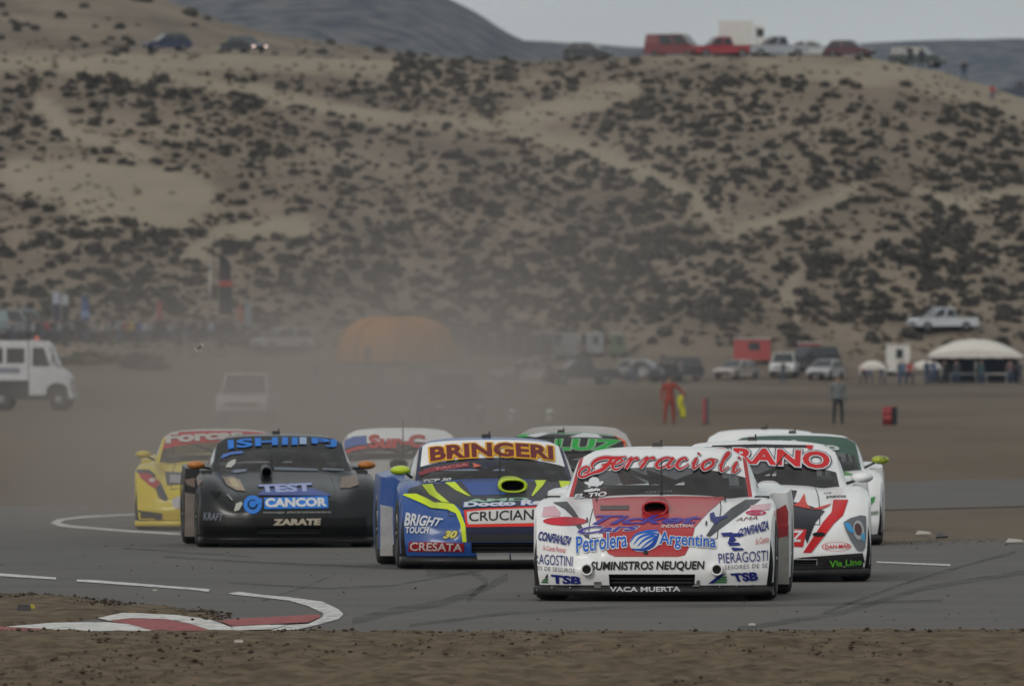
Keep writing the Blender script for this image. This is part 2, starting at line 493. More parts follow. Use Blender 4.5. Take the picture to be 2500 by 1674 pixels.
def asphalt_mat():
    m = mat('worn asphalt', (0.104, 0.095, 0.088), 0.75, var=0.12, scale=0.5, spec=0.3, bump=0.0)
    t = m.node_tree; p = t.nodes['Principled BSDF']; N = t.nodes.new; K = t.links.new
    src = p.inputs['Base Color'].links[0].from_socket
    c = N('ShaderNodeTexCoord')
    def lay(scale, sq, lo, hi, amt, col, src):
        mp = N('ShaderNodeMapping'); mp.inputs['Scale'].default_value = sq; mp.inputs['Rotation'].default_value = (0, 0, 0.25)
        n = N('ShaderNodeTexNoise'); n.inputs['Scale'].default_value = scale; n.inputs['Detail'].default_value = 8; n.inputs['Roughness'].default_value = 0.7
        r = N('ShaderNodeMapRange'); r.inputs['From Min'].default_value = lo; r.inputs['From Max'].default_value = hi; r.inputs['To Max'].default_value = amt
        x = N('ShaderNodeMix'); x.data_type = 'RGBA'; x.inputs['B'].default_value = (*col, 1)
        K(c.outputs['Object'], mp.inputs['Vector']); K(mp.outputs['Vector'], n.inputs['Vector']); K(n.outputs['Fac'], r.inputs['Value'])
        K(r.outputs['Result'], x.inputs['Factor']); K(src, x.inputs['A']); return x.outputs['Result']
    s = lay(0.35, (1, 0.25, 1), 0.45, 0.7, 0.55, (0.135, 0.115, 0.097), src)
    s = lay(0.9, (0.25, 1.0, 1), 0.5, 0.75, 0.5, (0.07, 0.066, 0.063), s)
    s = lay(24, (1, 1, 1), 0.45, 0.8, 0.5, (0.06, 0.056, 0.052), s)
    K(s, p.inputs['Base Color'])
    n = N('ShaderNodeTexNoise'); n.inputs['Scale'].default_value = 40; n.inputs['Detail'].default_value = 4
    b = N('ShaderNodeBump'); b.inputs['Strength'].default_value = 0.35; b.inputs['Distance'].default_value = 0.01
    K(c.outputs['Object'], n.inputs['Vector']); K(n.outputs['Fac'], b.inputs['Height']); K(b.outputs['Normal'], p.inputs['Normal'])
    return m
M_ASPH = asphalt_mat()
def worn(name, col, cover=0.5, soft=0.1, scale=5.0, sq=(1, 1, 1)):
    """paint or rubber worn through in patches: bare asphalt shows between"""
    m = mat(name, col, 0.7, var=0.12, scale=3)
    t = m.node_tree; p = t.nodes['Principled BSDF']; N = t.nodes.new; K = t.links.new
    c = N('ShaderNodeTexCoord'); mp = N('ShaderNodeMapping'); mp.inputs['Scale'].default_value = sq
    n = N('ShaderNodeTexNoise'); n.inputs['Scale'].default_value = scale; n.inputs['Detail'].default_value = 7; n.inputs['Roughness'].default_value = 0.7
    r = N('ShaderNodeMapRange'); r.inputs['From Min'].default_value = cover - soft; r.inputs['From Max'].default_value = cover + soft
    r.inputs['To Min'].default_value = 1; r.inputs['To Max'].default_value = 0
    K(c.outputs['Object'], mp.inputs['Vector']); K(mp.outputs['Vector'], n.inputs['Vector']); K(n.outputs['Fac'], r.inputs['Value']); K(r.outputs['Result'], p.inputs['Alpha'])
    return m
M_LINE = worn('worn white line paint', (0.62, 0.61, 0.59), 0.575, 0.04, 7)
M_KRED = worn('worn red kerb paint', (0.30, 0.045, 0.045), 0.60, 0.05, 7)
M_KWHT = worn('worn white kerb paint', (0.64, 0.62, 0.60), 0.585, 0.04, 7)
M_SKID = worn('rubber laid down by tyres', (0.055, 0.051, 0.048), 0.41, 0.26, 1.6, (1, 0.4, 1))

asph = sheet('asphalt_track', [(-1500, 1566), (4000, 1566), (4000, 1318), (2500, 1320), (2300, 1324), (2150, 1330), (2040, 1318), (1960, 1290), (2040, 1262), (2150, 1246), (2500, 1237), (4000, 1230), (4000, 1160), (2400, 1171), (1700, 1190), (900, 1215), (330, 1237), (-1500, 1240)], 0.012, M_ASPH, (6, 3))
tag(asph, 'worn grey asphalt race track in a hairpin', kind='structure')
def ribbon(pts, wd):
    """outline round a polyline in photo pixels; wd = half thickness (px, down the picture)"""
    up = [(x, y - wd) for x, y in pts]; dn = [(x, y + wd) for x, y in pts][::-1]
    return up + dn
def z4(*pts): return [(x * 0.38429, 1350 + y * 0.38429) for x, y in pts]
k = sheet('track_line', z4((0, 138), (355, 165), (357, 178), (0, 156)), 0.018, M_LINE); tag(k, 'first white dash of the track edge line at the left', kind='structure')
k = sheet('track_line', z4((490, 178), (580, 180), (1335, 240), (1325, 257), (1210, 243), (485, 190)), 0.018, M_LINE); tag(k, 'second longer white dash of the track edge line', kind='structure')
k = sheet('track_line', z4((1450, 266), (1520, 256), (1680, 278), (1830, 290), (2050, 320), (2150, 368), (2182, 400), (2150, 432), (2010, 470), (1880, 500), (1720, 503), (1830, 470), (1960, 462), (2050, 418), (2055, 395), (1950, 345), (1840, 314), (1660, 292), (1480, 274)), 0.018, M_LINE, (1, 1)); tag(k, 'white line curling round the tip of the inner kerb', kind='structure')
k = sheet('track_line', [(352, 1255), (200, 1262), (140, 1270), (122, 1279), (150, 1289), (300, 1301), (440, 1309), (440, 1304), (310, 1296), (175, 1285), (146, 1279), (160, 1272), (220, 1266), (352, 1259)], 0.018, M_LINE, (2, 2)); tag(k, 'thin white line looping behind the yellow race car', kind='structure')
k = sheet('track_line', [(2140, 1374), (2320, 1381), (2320, 1385), (2140, 1377)], 0.018, M_LINE); tag(k, 'faint white dash on the asphalt at the right', kind='structure')
SK = [([(860, 1520), (960, 1495), (1080, 1475), (1180, 1440), (1240, 1410)], 9), ([(400, 1362), (640, 1376), (900, 1386), (1010, 1392)], 2.6), ([(560, 1425), (800, 1440), (960, 1432), (1180, 1395)], 2.2),
      ([(300, 1340), (460, 1352), (620, 1362)], 1.8), ([(1000, 1530), (1240, 1500), (1500, 1485), (1900, 1480), (2300, 1470)], 4), ([(1800, 1540), (2050, 1500), (2250, 1440), (2500, 1400)], 6), ([(2010, 1500), (2200, 1430), (2480, 1350)], 3.5), ([(640, 1470), (760, 1430), (820, 1402)], 2), ([(1040, 1402), (1150, 1398), (1190, 1425), (1140, 1470)], 8)]
for pts, wd in SK:
    k = sheet('skid_mark', ribbon(pts, wd), 0.015, M_SKID, (2, 2)); tag(k, 'dark tyre rubber streak on the asphalt', kind='structure')
kerb = empty('kerb', road(520, 1525)); tag(kerb, 'low painted red and white apex kerb beside the dirt', kind='structure')
def kseg(mt, *p):
    o = sheet('kerb_segment', z4(*p), 0.022 + 0.0, mt, (1, 1), thick=0.0)
    o.parent = kerb; o.matrix_parent_inverse = Matrix.Translation(-kerb.location)
kseg(M_KRED, (-200, 470), (0, 482), (30, 486), (335, 501), (340, 516), (-200, 520))
kseg(M_KWHT, (30, 484), (330, 458), (690, 455), (820, 468), (975, 510), (342, 514), (335, 499))
kseg(M_KRED, (692, 447), (830, 431), (1050, 436), (1200, 463), (1343, 509), (977, 510), (822, 468))
kseg(M_KWHT, (620, 428), (780, 394), (1000, 398), (1200, 408), (1340, 440), (1473, 488), (1473, 509), (1346, 509), (1202, 462), (1052, 434), (830, 429), (690, 445))
kseg(M_KRED, (1390, 445), (1540, 430), (2030, 405), (2040, 420), (1960, 455), (1700, 468), (1475, 479))
kseg(M_KWHT, (1476, 483), (1700, 471), (1828, 472), (1720, 500), (1476, 508))

# turned dirt: near bank across the bottom of the view, island inside the kerb, spill at the right
def dirt_patch(name, x0, x1, y0, y1, st, hfun, label):
    ax = np.arange(x0, x1 + st, st); ay = np.arange(y0, y1 + st, st)
    X, Y = np.meshgrid(ax, ay); Z = hfun(X, Y)
    n, m_ = len(ax), len(ay); ii = np.arange(n * m_).reshape(m_, n)
    q = np.stack([ii[:-1, :-1].ravel(), ii[:-1, 1:].ravel(), ii[1:, 1:].ravel(), ii[1:, :-1].ravel()], 1)
    return tag(mk(name, np.stack([X.ravel(), Y.ravel(), Z.ravel()], 1).tolist(), q.tolist(), M_DIRT, None, True), label, kind='structure')
def near_h(X, Y):
    edge = 87.75 + 0.6 * fbm(X * 0.8, X * 0, 3, 3) + 0.9 * fbm(X * 3.2, X * 0 + 5, 3, 6)
    lump = 0.08 * fbm(X * 1.1, Y * 0.5, 4, 15) + 0.12 * fbm(X * 4.3, Y * 4.3, 4, 17) + 0.06 * fbm(X * 11, Y * 10, 2, 18)
    hgt = np.maximum(0.022, 0.04 + lump * (0.35 + 0.65 * sst(1, 6, edge - Y)))
    return gz(Y) + hgt * (1 - sst(-0.5, 0.5, Y - edge)) - 0.10 * sst(0.3, 1.2, Y - edge)
dirt_patch('dirt_bank', -10, 10, 66, 90.4, 0.075, near_h, 'rough brown dirt verge across the bottom of the view')
isl = [road(*p) for p in z4((-900, 282), (0, 286), (160, 290), (400, 303), (640, 330), (870, 360), (1180, 386), (1330, 402), (1395, 440), (1290, 432), (1150, 412), (780, 392), (620, 425), (500, 440), (300, 455), (0, 478), (-900, 470))]
bm = cut_poly([(p.x, p.y) for p in isl], (0.09, 0.16))
bnd = {v for e in bm.edges if e.is_boundary for v in e.verts}
for v in bm.verts:
    x_, y_ = v.co.x, v.co.y
    v.co.z = float(gz(y_)) + (0.012 if v in bnd else 0.016 + max(0, 0.022 + 0.09 * float(fbm(x_ * 2.2, y_ * 1.2, 4, 19))))
me = bpy.data.meshes.new('dirt_island'); bm.to_mesh(me); bm.free(); me.materials.append(M_DIRT)
for p in me.polygons: p.use_smooth = True
tag(link('dirt_island', me), 'dark brown dirt patch inside the kerb at the left', kind='structure')

# clods and stones strewn about: nobody could count them
def clods(name, spots, mt, label, rs):
    V = []; Fc = []
    base = [(0, 0, 1), (0.9, 0, 0.2), (0.2, 0.85, 0.25), (-0.8, 0.4, 0.2), (-0.6, -0.7, 0.25), (0.4, -0.9, 0.15), (0, 0, -0.5)]
    tri = [(0, 1, 2), (0, 2, 3), (0, 3, 4), (0, 4, 5), (0, 5, 1), (6, 2, 1), (6, 3, 2), (6, 4, 3), (6, 5, 4), (6, 1, 5)]
    for (x, y, z) in spots:
        r = random.uniform(*rs) * (random.random() ** 2 + 0.4); b = len(V); a = random.random() * 6.28
        for q in base:
            j = random.uniform(0.7, 1.3); qx, qy = q[0] * math.cos(a) - q[1] * math.sin(a), q[0] * math.sin(a) + q[1] * math.cos(a)
            V.append((x + qx * r * j, y + qy * r * j, z + q[2] * r * 0.6 * j))
        Fc += [(b + t[0], b + t[1], b + t[2]) for t in tri]
    return tag(mk(name, V, Fc, mt), label, kind='stuff')
sp = []
for _ in range(7000):
    x_, y_ = random.uniform(-4.6, 4.6), random.uniform(70, 88.6)
    if vnoise(x_ * 0.9, y_ * 0.25, 23) < 0.52: continue
    sp.append((x_, y_, float(near_h(np.array(x_), np.array(y_))) + 0.005))
clods('dirt_clods', sp, M_CLOD, 'dark clods lying on the near dirt verge', (0.006, 0.024))
sp = []
for a, b in zip(isl[:8], isl[1:9]):
    for _ in range(110):
        t = random.random(); q = a.lerp(b, t)
        if q.x < -6: continue
        sp.append((q.x + random.gauss(0, 0.08), q.y + random.gauss(-0.1, 0.35), q.z + 0.02 + 0.02 * random.random()))
clods('dirt_clods', sp, M_CLOD, 'crumbs of dirt along the edge of the left dirt patch', (0.008, 0.026))
sp = []
for _ in range(420):
    q = road(random.uniform(0, 2500), random.choice([random.uniform(1340, 1536), random.uniform(1240, 1400)]))
    sp.append((q.x, q.y, q.z + 0.015))
for _ in range(200):
    q = road(random.uniform(2130, 2550), random.gauss(1326, 4)); sp.append((q.x, q.y, q.z + 0.02))
clods('gravel_bits', sp, M_CLOD, 'little stones and crumbs scattered on the asphalt', (0.005, 0.014))
M_LITT = mat('white litter', (0.42, 0.40, 0.36), 0.7)
for (px, py, r_, lab) in ((583, 1586, 0.016, 'small white scrap lying on the near dirt verge'), (1836, 1532, 0.014, 'white crumb at the near edge of the asphalt right'), (378, 1447, 0.010, 'tiny pale scrap between the white lines')):
    p = road(px, py)
    zz = float(near_h(np.array(p.x), np.array(p.y))) + 0.03 if py > 1550 else p.z + 0.02
    b = MB().box((-r_ * 2, -r_, 0), (r_ * 2, r_, r_ * 1.1), taper=r_ * 0.35)
    tag(b.build('scrap', M_LITT, loc=(p.x, p.y, zz)), lab, 'litter')
p = road(70, 1513)
b = MB().box((-0.09, -0.03, 0), (0.02, 0.05, 0.05), 0, 0.01).box((-0.02, -0.02, 0.02), (0.05, 0.04, 0.05), 1, 0.01)
tag(b.build('debris', [M_BLK, vinyl(150, 140, 40)], loc=(p.x, p.y, p.z + 0.07)), 'yellow and black bit of debris on the left dirt patch', 'debris')
for (px, py, lab, sx) in ((2255, 1310, 'pale torn bodywork scrap on the dirt edge at right', 0.10), (2478, 1330, 'flat pale scrap at the far right dirt edge', 0.11), (2300, 1316, 'dark bent scrap beside the pale bodywork piece', 0.07)):
    p = road(px, py)
    b = MB()
    b.add([(-sx, 0, 0), (sx, 0.02, 0.01), (sx * 0.7, 0.2, 0.03), (-sx * 0.6, 0.18, 0.045), (-sx, 0.02, -0.02), (sx, 0.03, -0.01), (sx * 0.7, 0.22, 0.015), (-sx * 0.6, 0.2, 0.03)],
          [(0, 1, 2, 3), (7, 6, 5, 4), (0, 4, 5, 1), (1, 5, 6, 2), (2, 6, 7, 3), (3, 7, 4, 0)])
    tag(b.build('bodywork_scrap', M_BLK if 'dark' in lab else M_LITT, loc=(p.x, p.y, p.z + 0.03)), lab, 'debris')

# ------------------------------------------------------------------ race cars
ROWS = 14
R_YC = [.06, .03, .04, .10, .24, .50, .95, 1.42, 2.30, 2.94, 3.08, 4.12, 4.40, 4.46]
R_ZC = [.13, .24, .36, .47, .565, .655, .755, .835, .845, .865, .88, .93, .92, .36]
R_BOW = [.23, .23, .22, .19, .13, .05, -.04, 0, 0, 0, 0, 0, 0, 0]
R_FEN = [0, 0, .015, .05, .085, .10, .075, .0, -.02, -.02, .0, -.02, -.02, 0]
R_VAL = [0, 0, 0, -.01, -.02, -.028, -.032, -.02, 0, 0, 0, 0, 0, 0]
R_DRP = [0, 0, 0, .01, .02, .025, .03, .03, .02, .02, .02, .03, .02, 0]
R_HW = [.925, .94, .95, .955, .96, .965, .96, .91, .865, .868, 1.01, 1.0, .98, .96]
R_NOSE = [0, .0, .035, .045, .04, .01, 0, 0, 0, 0, 0, 0, 0, 0]

def herm(tab, t):
    """monotone cubic through a table"""
    n = len(tab); i = min(int(t), n - 2); u = t - i
    def tan(k):
        if k == 0 or k == n - 1: return 0.6 * (tab[min(k + 1, n - 1)] - tab[max(k - 1, 0)])
        a, b = tab[k] - tab[k - 1], tab[k + 1] - tab[k]
        return 0 if a * b <= 0 else 2 * a * b / (a + b)
    m0, m1 = tan(i), tan(i + 1)
    return tab[i] * (1 + 2 * u) * (1 - u) ** 2 + m0 * u * (1 - u) ** 2 + tab[i + 1] * u * u * (3 - 2 * u) + m1 * u * u * (u - 1)
def s01(a, b, x):
    t = min(max((x - a) / (b - a), 0), 1); return t * t * (3 - 2 * t)

class Shell:
    def __init__(s): s.v = []; s.f = []; s.key = {}
def body_point(t, u, P):
    hw = herm(R_HW, t); x = u * hw; ax = abs(x)
    y = herm(R_YC, t) + herm(R_BOW, t) * (ax / 0.965) ** P.get('bowexp', 3.8) + herm(R_NOSE, t) * s01(.40, .52, ax) * P.get('step', 1)
    z = herm(R_ZC, t) + P.get('fen', 1) * herm(R_FEN, t) * s01(.60, .80, ax) + P.get('val', 1) * herm(R_VAL, t) * math.exp(-((ax - .58) / .09) ** 2) - herm(R_DRP, t) * s01(.86, .965, ax) ** 2
    if t > 3: z += P.get('crown', .018) * s01(3, 5, t) * (1 - s01(8, 9, t)) * (1 - min(1, (ax / .5)) ** 2)
    return (x, y, z)
WB0, WB1, WR = 0.88, 3.66, 0.335
def sill(y):
    b = .15
    for c in (WB0, WB1):
        d = abs(y - c)
        if c == WB0:
            if d < .43: b = max(b, min(.72, .40 + 3.2 * (.43 - d)))
        elif d < .40: b = max(b, .335 + math.sqrt(.16 - d * d) * (1.0 if c == WB0 else .92) - .02)
    return b
G_T = [  # greenhouse rows: y, z, half width, bow, edge drop
    (1.40, .835, .765, .24, .030), (2.05, 1.222, .685, .12, .044), (2.20, 1.234, .664, .07, .044), (2.55, 1.245, .645, .0, .050), (3.05, 1.220, .63, -.04, .055), (3.72, .925, .66, -.04, .03)]
def gh(t, u, P):
    q = [herm([r[k] for r in G_T], t) for k in range(5)] if t > 1 else [G_T[0][k] + (G_T[1][k] - G_T[0][k]) * t for k in range(5)]
    q[2] *= P.get('cabw', 1)
    au = abs(u)
    bulge = 0.03 * math.sin(min(t, 1) * math.pi) * (1 - au * au) if t < 1 else 0
    z = q[1] - q[4] * au ** 3 - 0.03 * s01(.86, 1, au) * (t >= 1) + bulge * 0.4
    return (u * q[2], q[0] + q[3] * au ** 2.2 - bulge, z + P.get('cabz', 0) * s01(0, 1, t))

def quads(fn, ts, us, keep=None):
    """grid of points; returns verts, faces, (row, col) of faces"""
    V = [fn(t, u) for t in ts for u in us]; n = len(us)
    Fc = []; 
    for a in range(len(ts) - 1):
        for b in range(n - 1):
            if keep is None or keep((ts[a] + ts[a + 1]) / 2, (us[b] + us[b + 1]) / 2):
                Fc.append((a * n + b, a * n + b + 1, (a + 1) * n + b + 1, (a + 1) * n + b))
    return V, Fc
def clean(V, Fc):
    used = sorted({i for f in Fc for i in f}); mp = {o: n for n, o in enumerate(used)}
    return [V[i] for i in used], [tuple(mp[i] for i in f) for f in Fc]

EYE = Vector((0, 0, H))
LIFT = Vector((0, -.78, .62))          # prints stand a few mm proud of the panels, forward and up
_TXT = {}
def text_mesh(s, bold, shear, spacing):
    key = (s, bold, shear, spacing)
    if key in _TXT: return _TXT[key]
    cu = bpy.data.curves.new('t', 'FONT'); cu.body = s; cu.offset = bold; cu.shear = shear; cu.resolution_u = 3; cu.space_character = spacing
    ob = bpy.data.objects.new('t', cu); C.objects.link(ob)
    bpy.context.view_layer.update()
    me = bpy.data.meshes.new_from_object(ob)
    V = [tuple(v.co[:2]) for v in me.vertices]; Fc = [tuple(p.vertices) for p in me.polygons]
    bpy.data.objects.remove(ob); bpy.data.curves.remove(cu); bpy.data.meshes.remove(me)
    _TXT[key] = (V, Fc)
    return _TXT[key]

class Car:
    def __init__(s, name, label, px, d, yaw, P, z=None, zoom=(0, 0, 1), group='race cars in the pack on the track'):
        s.P = P; s.zoom = zoom
        x = (px - CX) * d / F
        s.root = empty(name, (x, d, float(gz(d + 2)) + 0.012 if z is None else z), -R(yaw))
        tag(s.root, label, 'race car', group)
        s.M = Matrix.Translation(s.root.location) @ Matrix.Rotation(-R(yaw), 4, 'Z')
        s.Mi = s.M.inverted()
        s.V = []; s.F = []; s.tree = None
        s.build()
    def part(s, name, V, Fc, mt, target=True, smooth=True, label=None, flip=False):
        V, Fc = clean(V, Fc)
        if target:
            b = len(s.V); s.V += [s.M @ Vector(v) for v in V]; s.F += [tuple(b + i for i in f) for f in Fc]; s.tree = None
        o = mk(name, V, Fc, mt, s.root, smooth, fix=False)
        if label: o['label'] = label
        return o
    def solid(s, mb, name, mt, target=False, smooth=False, parent=None, label=None):
        if target:
            b = len(s.V); s.V += [s.M @ Vector(v) for v in mb.v]; s.F += [tuple(b + i for i in f) for f in mb.f]; s.tree = None
        o = mb.build(name, mt, parent or s.root, smooth)
        if label: o['label'] = label
        return o
    def build(s):
        P = s.P; body = P['body']; hood = P.get('hood', body)
        ts = [k / 6 for k in range(0, (ROWS - 1) * 6 + 1)]
        us = [-1 + 2 * k / 64 for k in range(65)]
        fn = lambda t, u: body_point(t, u, P)
        iw, iz0, iz1 = P.get('intake', (.34, .135, .225))
        def ishood(t, u): return 3.45 < t < 6.95 and abs(u) < .55
        def hole(t, u):
            q = fn(t, u); return (t < 2.5 and abs(q[0]) < iw and iz0 < q[2] < iz1) or (t > 7.12 and t < 9.0 and abs(q[0]) < .7)
        V, Fc = quads(fn, ts, us, lambda t, u: not ishood(t, u) and not hole(t, u))
        n0 = len(V)
        # sides hang from the edge of the shell down to sill and wheel arch
        tss = [3 + k / 14 for k in range(0, 14 * 9 + 1)]
        for sg in (-1, 1):
            rows = 9; b0 = len(V)
            for t in tss:
                e = fn(t, sg); sb = min(sill(e[1]), e[2] - .035)
                for k in range(rows):
                    f = k / (rows - 1); z = e[2] + (sb - e[2]) * f
                    V.append((e[0] + sg * (.022 * math.sin(min(1, f * 1.6) * math.pi * .5) - .03 * max(0, f - .7)), e[1], z))
            for a in range(len(tss) - 1):
                for k in range(rows - 1):
                    q = (b0 + a * rows + k, b0 + (a + 1) * rows + k, b0 + (a + 1) * rows + k + 1, b0 + a * rows + k + 1)
                    Fc.append(q if sg > 0 else q[::-1])
        s.part('body', V, Fc, body)
        V, Fc = quads(fn, ts, us, ishood)
        s.part('bonnet', V, Fc, hood)
        for pts in ([(3.45 + k * .25, -.548) for k in range(15)], [(3.45 + k * .25, .548) for k in range(15)], [(3.45, -.548 + 1.096 * k / 16) for k in range(17)]):
            q = []
            for t, u in pts:
                x, y, z = fn(t, u); a = .004
                q += [(x - (a if pts[0][1] == pts[-1][1] else 0), y - .002, z + .0015 + (a if pts[0][1] != pts[-1][1] else 0)), (x + (a if pts[0][1] == pts[-1][1] else 0), y - .002, z + .0015 - (a if pts[0][1] != pts[-1][1] else 0))]
            mk('shut_line', q, [(2 * k, 2 * k + 1, 2 * k + 3, 2 * k + 2) for k in range(len(pts) - 1)], M_BLK, s.root)
        # greenhouse
        g = lambda t, u: gh(t, u, P)
        us2 = [-.955 + 1.91 * k / 40 for k in range(41)]
        vb = lambda u: P.get('strip', .60) - .13 * u * u
        V, Fc = quads(lambda t, u: g(t * vb(u), u), [k / 8 for k in range(9)], us2)
        s.part('windscreen', V, Fc, M_WIN)
        V, Fc = quads(lambda t, u: g(vb(u) + (1 - vb(u)) * t, u), [k / 8 for k in range(9)], us2)
        s.part('sun_strip', V, Fc, P.get('strip_mat', body), label=P.get('strip_label'))
        us3 = [-1, -.99, -.975, -.955]
        for sg in (-1, 1):
            V, Fc = quads(lambda t, u: g(t, u * sg * -1), [k / 10 for k in range(11)], us3)
            s.part('windscreen_pillar', V, Fc, P.get('pillar', body))
        us4 = [-1 + 2 * k / 48 for k in range(49)]
        V, Fc = quads(g, [1 + k / 6 for k in range(19)], us4)
        s.part('roof', V, Fc, P.get('roof', body))
        V, Fc = quads(g, [4 + k / 8 for k in range(9)], us4)
        s.part('rear_window', V, Fc, M_WIN, target=False)
        # cabin sides
        for sg in (-1, 1):
            tg = [k / 12 for k in range(0, 61)]; rows = 9; V = []
            for t in tg:
                e = g(t, sg); bz = .80
                for k in range(rows):
                    f = k / (rows - 1); z = e[2] + (min(bz, e[2]) - e[2]) * f
                    xb = .80
                    V.append((e[0] + sg * ((xb - abs(e[0])) * f + .02 * math.sin(f * math.pi)), e[1], z))
            side = []; win = []
            for a in range(len(tg) - 1):
                for k in range(rows - 1):
                    q = (a * rows + k, (a + 1) * rows + k, (a + 1) * rows + k + 1, a * rows + k + 1)
                    q = q if sg > 0 else q[::-1]
                    yy = V[q[0]][1]
                    (win if (1.85 < yy < 2.75 and 1 <= k < 6) else side).append(q)
            s.part('cabin_side', V, side, P.get('cabin', body))
            s.part('side_window', V, win, P.get('sidewin', M_WIN))
        # under and inside
        s.solid(MB().box((-.62, .22, .085), (.62, 4.3, .34)).box((-.9, 1.36, .10), (.9, 3.16, .20)).box((-.80, 1.36, .20), (.80, 1.42, .80)).box((-.93, .36, .12), (.93, .46, .34)), 'underbody', M_VOID)
        s.solid(MB().box((-.74, 1.5, .72), (.74, 1.95, .805), 0, .02), 'dashboard', M_VOID)
        mb = MB()
        for sg in (-1, 1):
            mb.tube([(sg * .72, 1.75, .8), (sg * .62, 2.15, 1.14), (sg * .58, 2.8, 1.17), (sg * .62, 3.3, .85)], .02)
        mb.tube([(-.58, 2.8, 1.17), (.58, 2.8, 1.17)], .02).tube([(-.62, 2.15, 1.14), (.62, 2.15, 1.14)], .02).tube([(-.6, 2.8, 1.15), (.55, 2.85, .7)], .02).tube([(.6, 2.8, 1.15), (-.55, 2.85, .7)], .02).tube([(-.68, 2.8, .9), (.68, 2.8, .9)], .02)
        s.solid(mb, 'roll_cage', P.get('cage', M_CAGE), smooth=True)
        s.solid(MB().box((.12, 2.35, .25), (.58, 2.62, .98), 0, .05).box((.22, 2.40, .98), (.48, 2.58, 1.10), 0, .04), 'seat', mat('seat cloth', (.05, .055, .06), .8))
        s.solid(MB().box((-.72, 2.95, .45), (.72, 3.0, .90), 0, .01), 'rear_bulkhead', P.get('bulk', mat('bulkhead sheet', (.12, .12, .125), .6)))
        # splitter
        fr = lambda x: -.035 + .25 * (abs(x) / .965) ** P.get('bowexp', 3.8)
        xs_ = [-.975 + 1.95 * k / 32 for k in range(33)]
        vs = []; fs = []
        for (off, z) in ((.40, .118), (.045, .122), (.0, .104), (.006, .050), (.40, .045)):
            for x in xs_: vs.append((x, max(fr(x) + off, 0 if off < .4 else .45 + .0), z) if off == .40 else (x, fr(x) + off, z))
        m_ = len(xs_)
        for r_ in range(4):
            for k in range(m_ - 1): fs.append((r_ * m_ + k, r_ * m_ + k + 1, (r_ + 1) * m_ + k + 1, (r_ + 1) * m_ + k))
        for k in (0, m_ - 1): fs.append(tuple(r_ * m_ + k for r_ in range(5)))
        s.part('splitter', vs, fs, P.get('splitter', M_CARB))
        mb = MB().box((-iw - .03, .13, iz0 - .02), (iw + .03, .34, iz1 + .02))
        s.solid(mb, 'air_intake', M_VOID)
        mb = MB()
        for k in range(3): mb.box((-iw, .10, iz0 + .012 + k * (iz1 - iz0) / 3), (iw, .112, iz0 + .020 + k * (iz1 - iz0) / 3))
        s.solid(mb, 'intake_mesh', M_BLK)
        # wheels
        tyre = [(.20, -.125), (.27, -.14), (.318, -.128), (.335, -.09), (.335, .09), (.318, .128), (.27, .14), (.20, .125)]
        rim = [(.205, .115), (.195, .11), (.18, .06), (.07, .085), (.06, .105), (.0, .105)]
        for (yy, xo) in ((WB0, .852), (WB1, .880)):
            for sg in (-1, 1):
                wl = empty('wheel', (sg * xo, yy, .335), 0, s.root)
                MB().lathe(tyre, 36).build('tyre', M_RUB, wl, True)
                mb = MB().lathe([(r_, h * sg) for r_, h in rim], 24)
                for k in range(5):
                    a = k * 1.2566; mb.tube([(sg * .11, .05 * math.cos(a), .05 * math.sin(a)), (sg * .115, .19 * math.cos(a), .19 * math.sin(a))], .022, 6)
                mb.build('rim', P.get('rim', M_RIM), wl)
        for sg in (-1, 1):
            o = s.solid(MB().prism([(2.96, .09), (2.97, .56), (3.07, .60), (3.09, .09)], sg * .862, sg * 1.016), 'wheel_deflector', P.get('defl', M_MET), target=True)
            if P.get('mirror'):
                mm, mz, mx_ = P['mirror']
                mb = MB().lathe([(.0, -.10), (.035, -.09), (.06, -.03), (.066, .05), (.058, .06), (.0, .05)], 14, 'y', (sg * mx_, 1.62, mz))
                mb.v = [(sg * mx_ + (x - sg * mx_) * 1.55, y, mz + (z - mz) * .75) for x, y, z in mb.v]
                mr = s.solid(mb, 'mirror', mm, smooth=True)
                MB().tube([(sg * (mx_ - .04), 1.63, mz - .02), (sg * .79, 1.66, .86)], .014).build('mirror_arm', M_BLK, mr, True)
            if P.get('sidebox'):
                mb = MB().box((sg * .86 - .065, .98, .79), (sg * .86 + .065, 1.12, .848), 0, .006)
                s.solid(mb, 'side_camera', M_BLK)
        # bonnet scoop, aerial, roof hatch
        if P.get('scoop'):
            sx, y0, z0, hw, hh, mt = P['scoop']
            vs = []; n = 24; secs = [(0, 1, 1), (-.012, .93, .90), (.0, .78, .68), (.10, .74, .62)]
            out = [(.015, 1.04, 1.04), (.18, 1.0, 1.0), (.42, .8, .85), (.62, .45, .5)]
            def ring(dy, a, b, zz):
                return [(sx + hw * a * math.copysign(abs(math.cos(q)) ** .8, math.cos(q)), y0 + dy, z0 + zz + hh * b * math.copysign(abs(math.sin(q)) ** .8, math.sin(q))) for q in [k * 2 * math.pi / n for k in range(n)]]
            seq = [ring(.62, .45, .3, .045), ring(.42, .8, .85, .035), ring(.18, 1.0, 1.0, .01), ring(.015, 1.05, 1.05, 0), ring(-.012, .97, .96, 0), ring(-.012, .86, .82, 0), ring(.01, .80, .72, 0)]
            V = [v for r_ in seq for v in r_]
            Fc = [(a * n + k, a * n + (k + 1) % n, (a + 1) * n + (k + 1) % n, (a + 1) * n + k) for a in range(len(seq) - 1) for k in range(n)]
            sc = s.part('bonnet_scoop', V, Fc, mt, target=False)
            inn = [ring(.0, .82, .75, 0), ring(.2, .70, .60, 0)]
            V = [v for r_ in inn for v in r_]; Fc = [(k, (k + 1) % n, n + (k + 1) % n, n + k) for k in range(n)] + [tuple(n + k for k in range(n))]
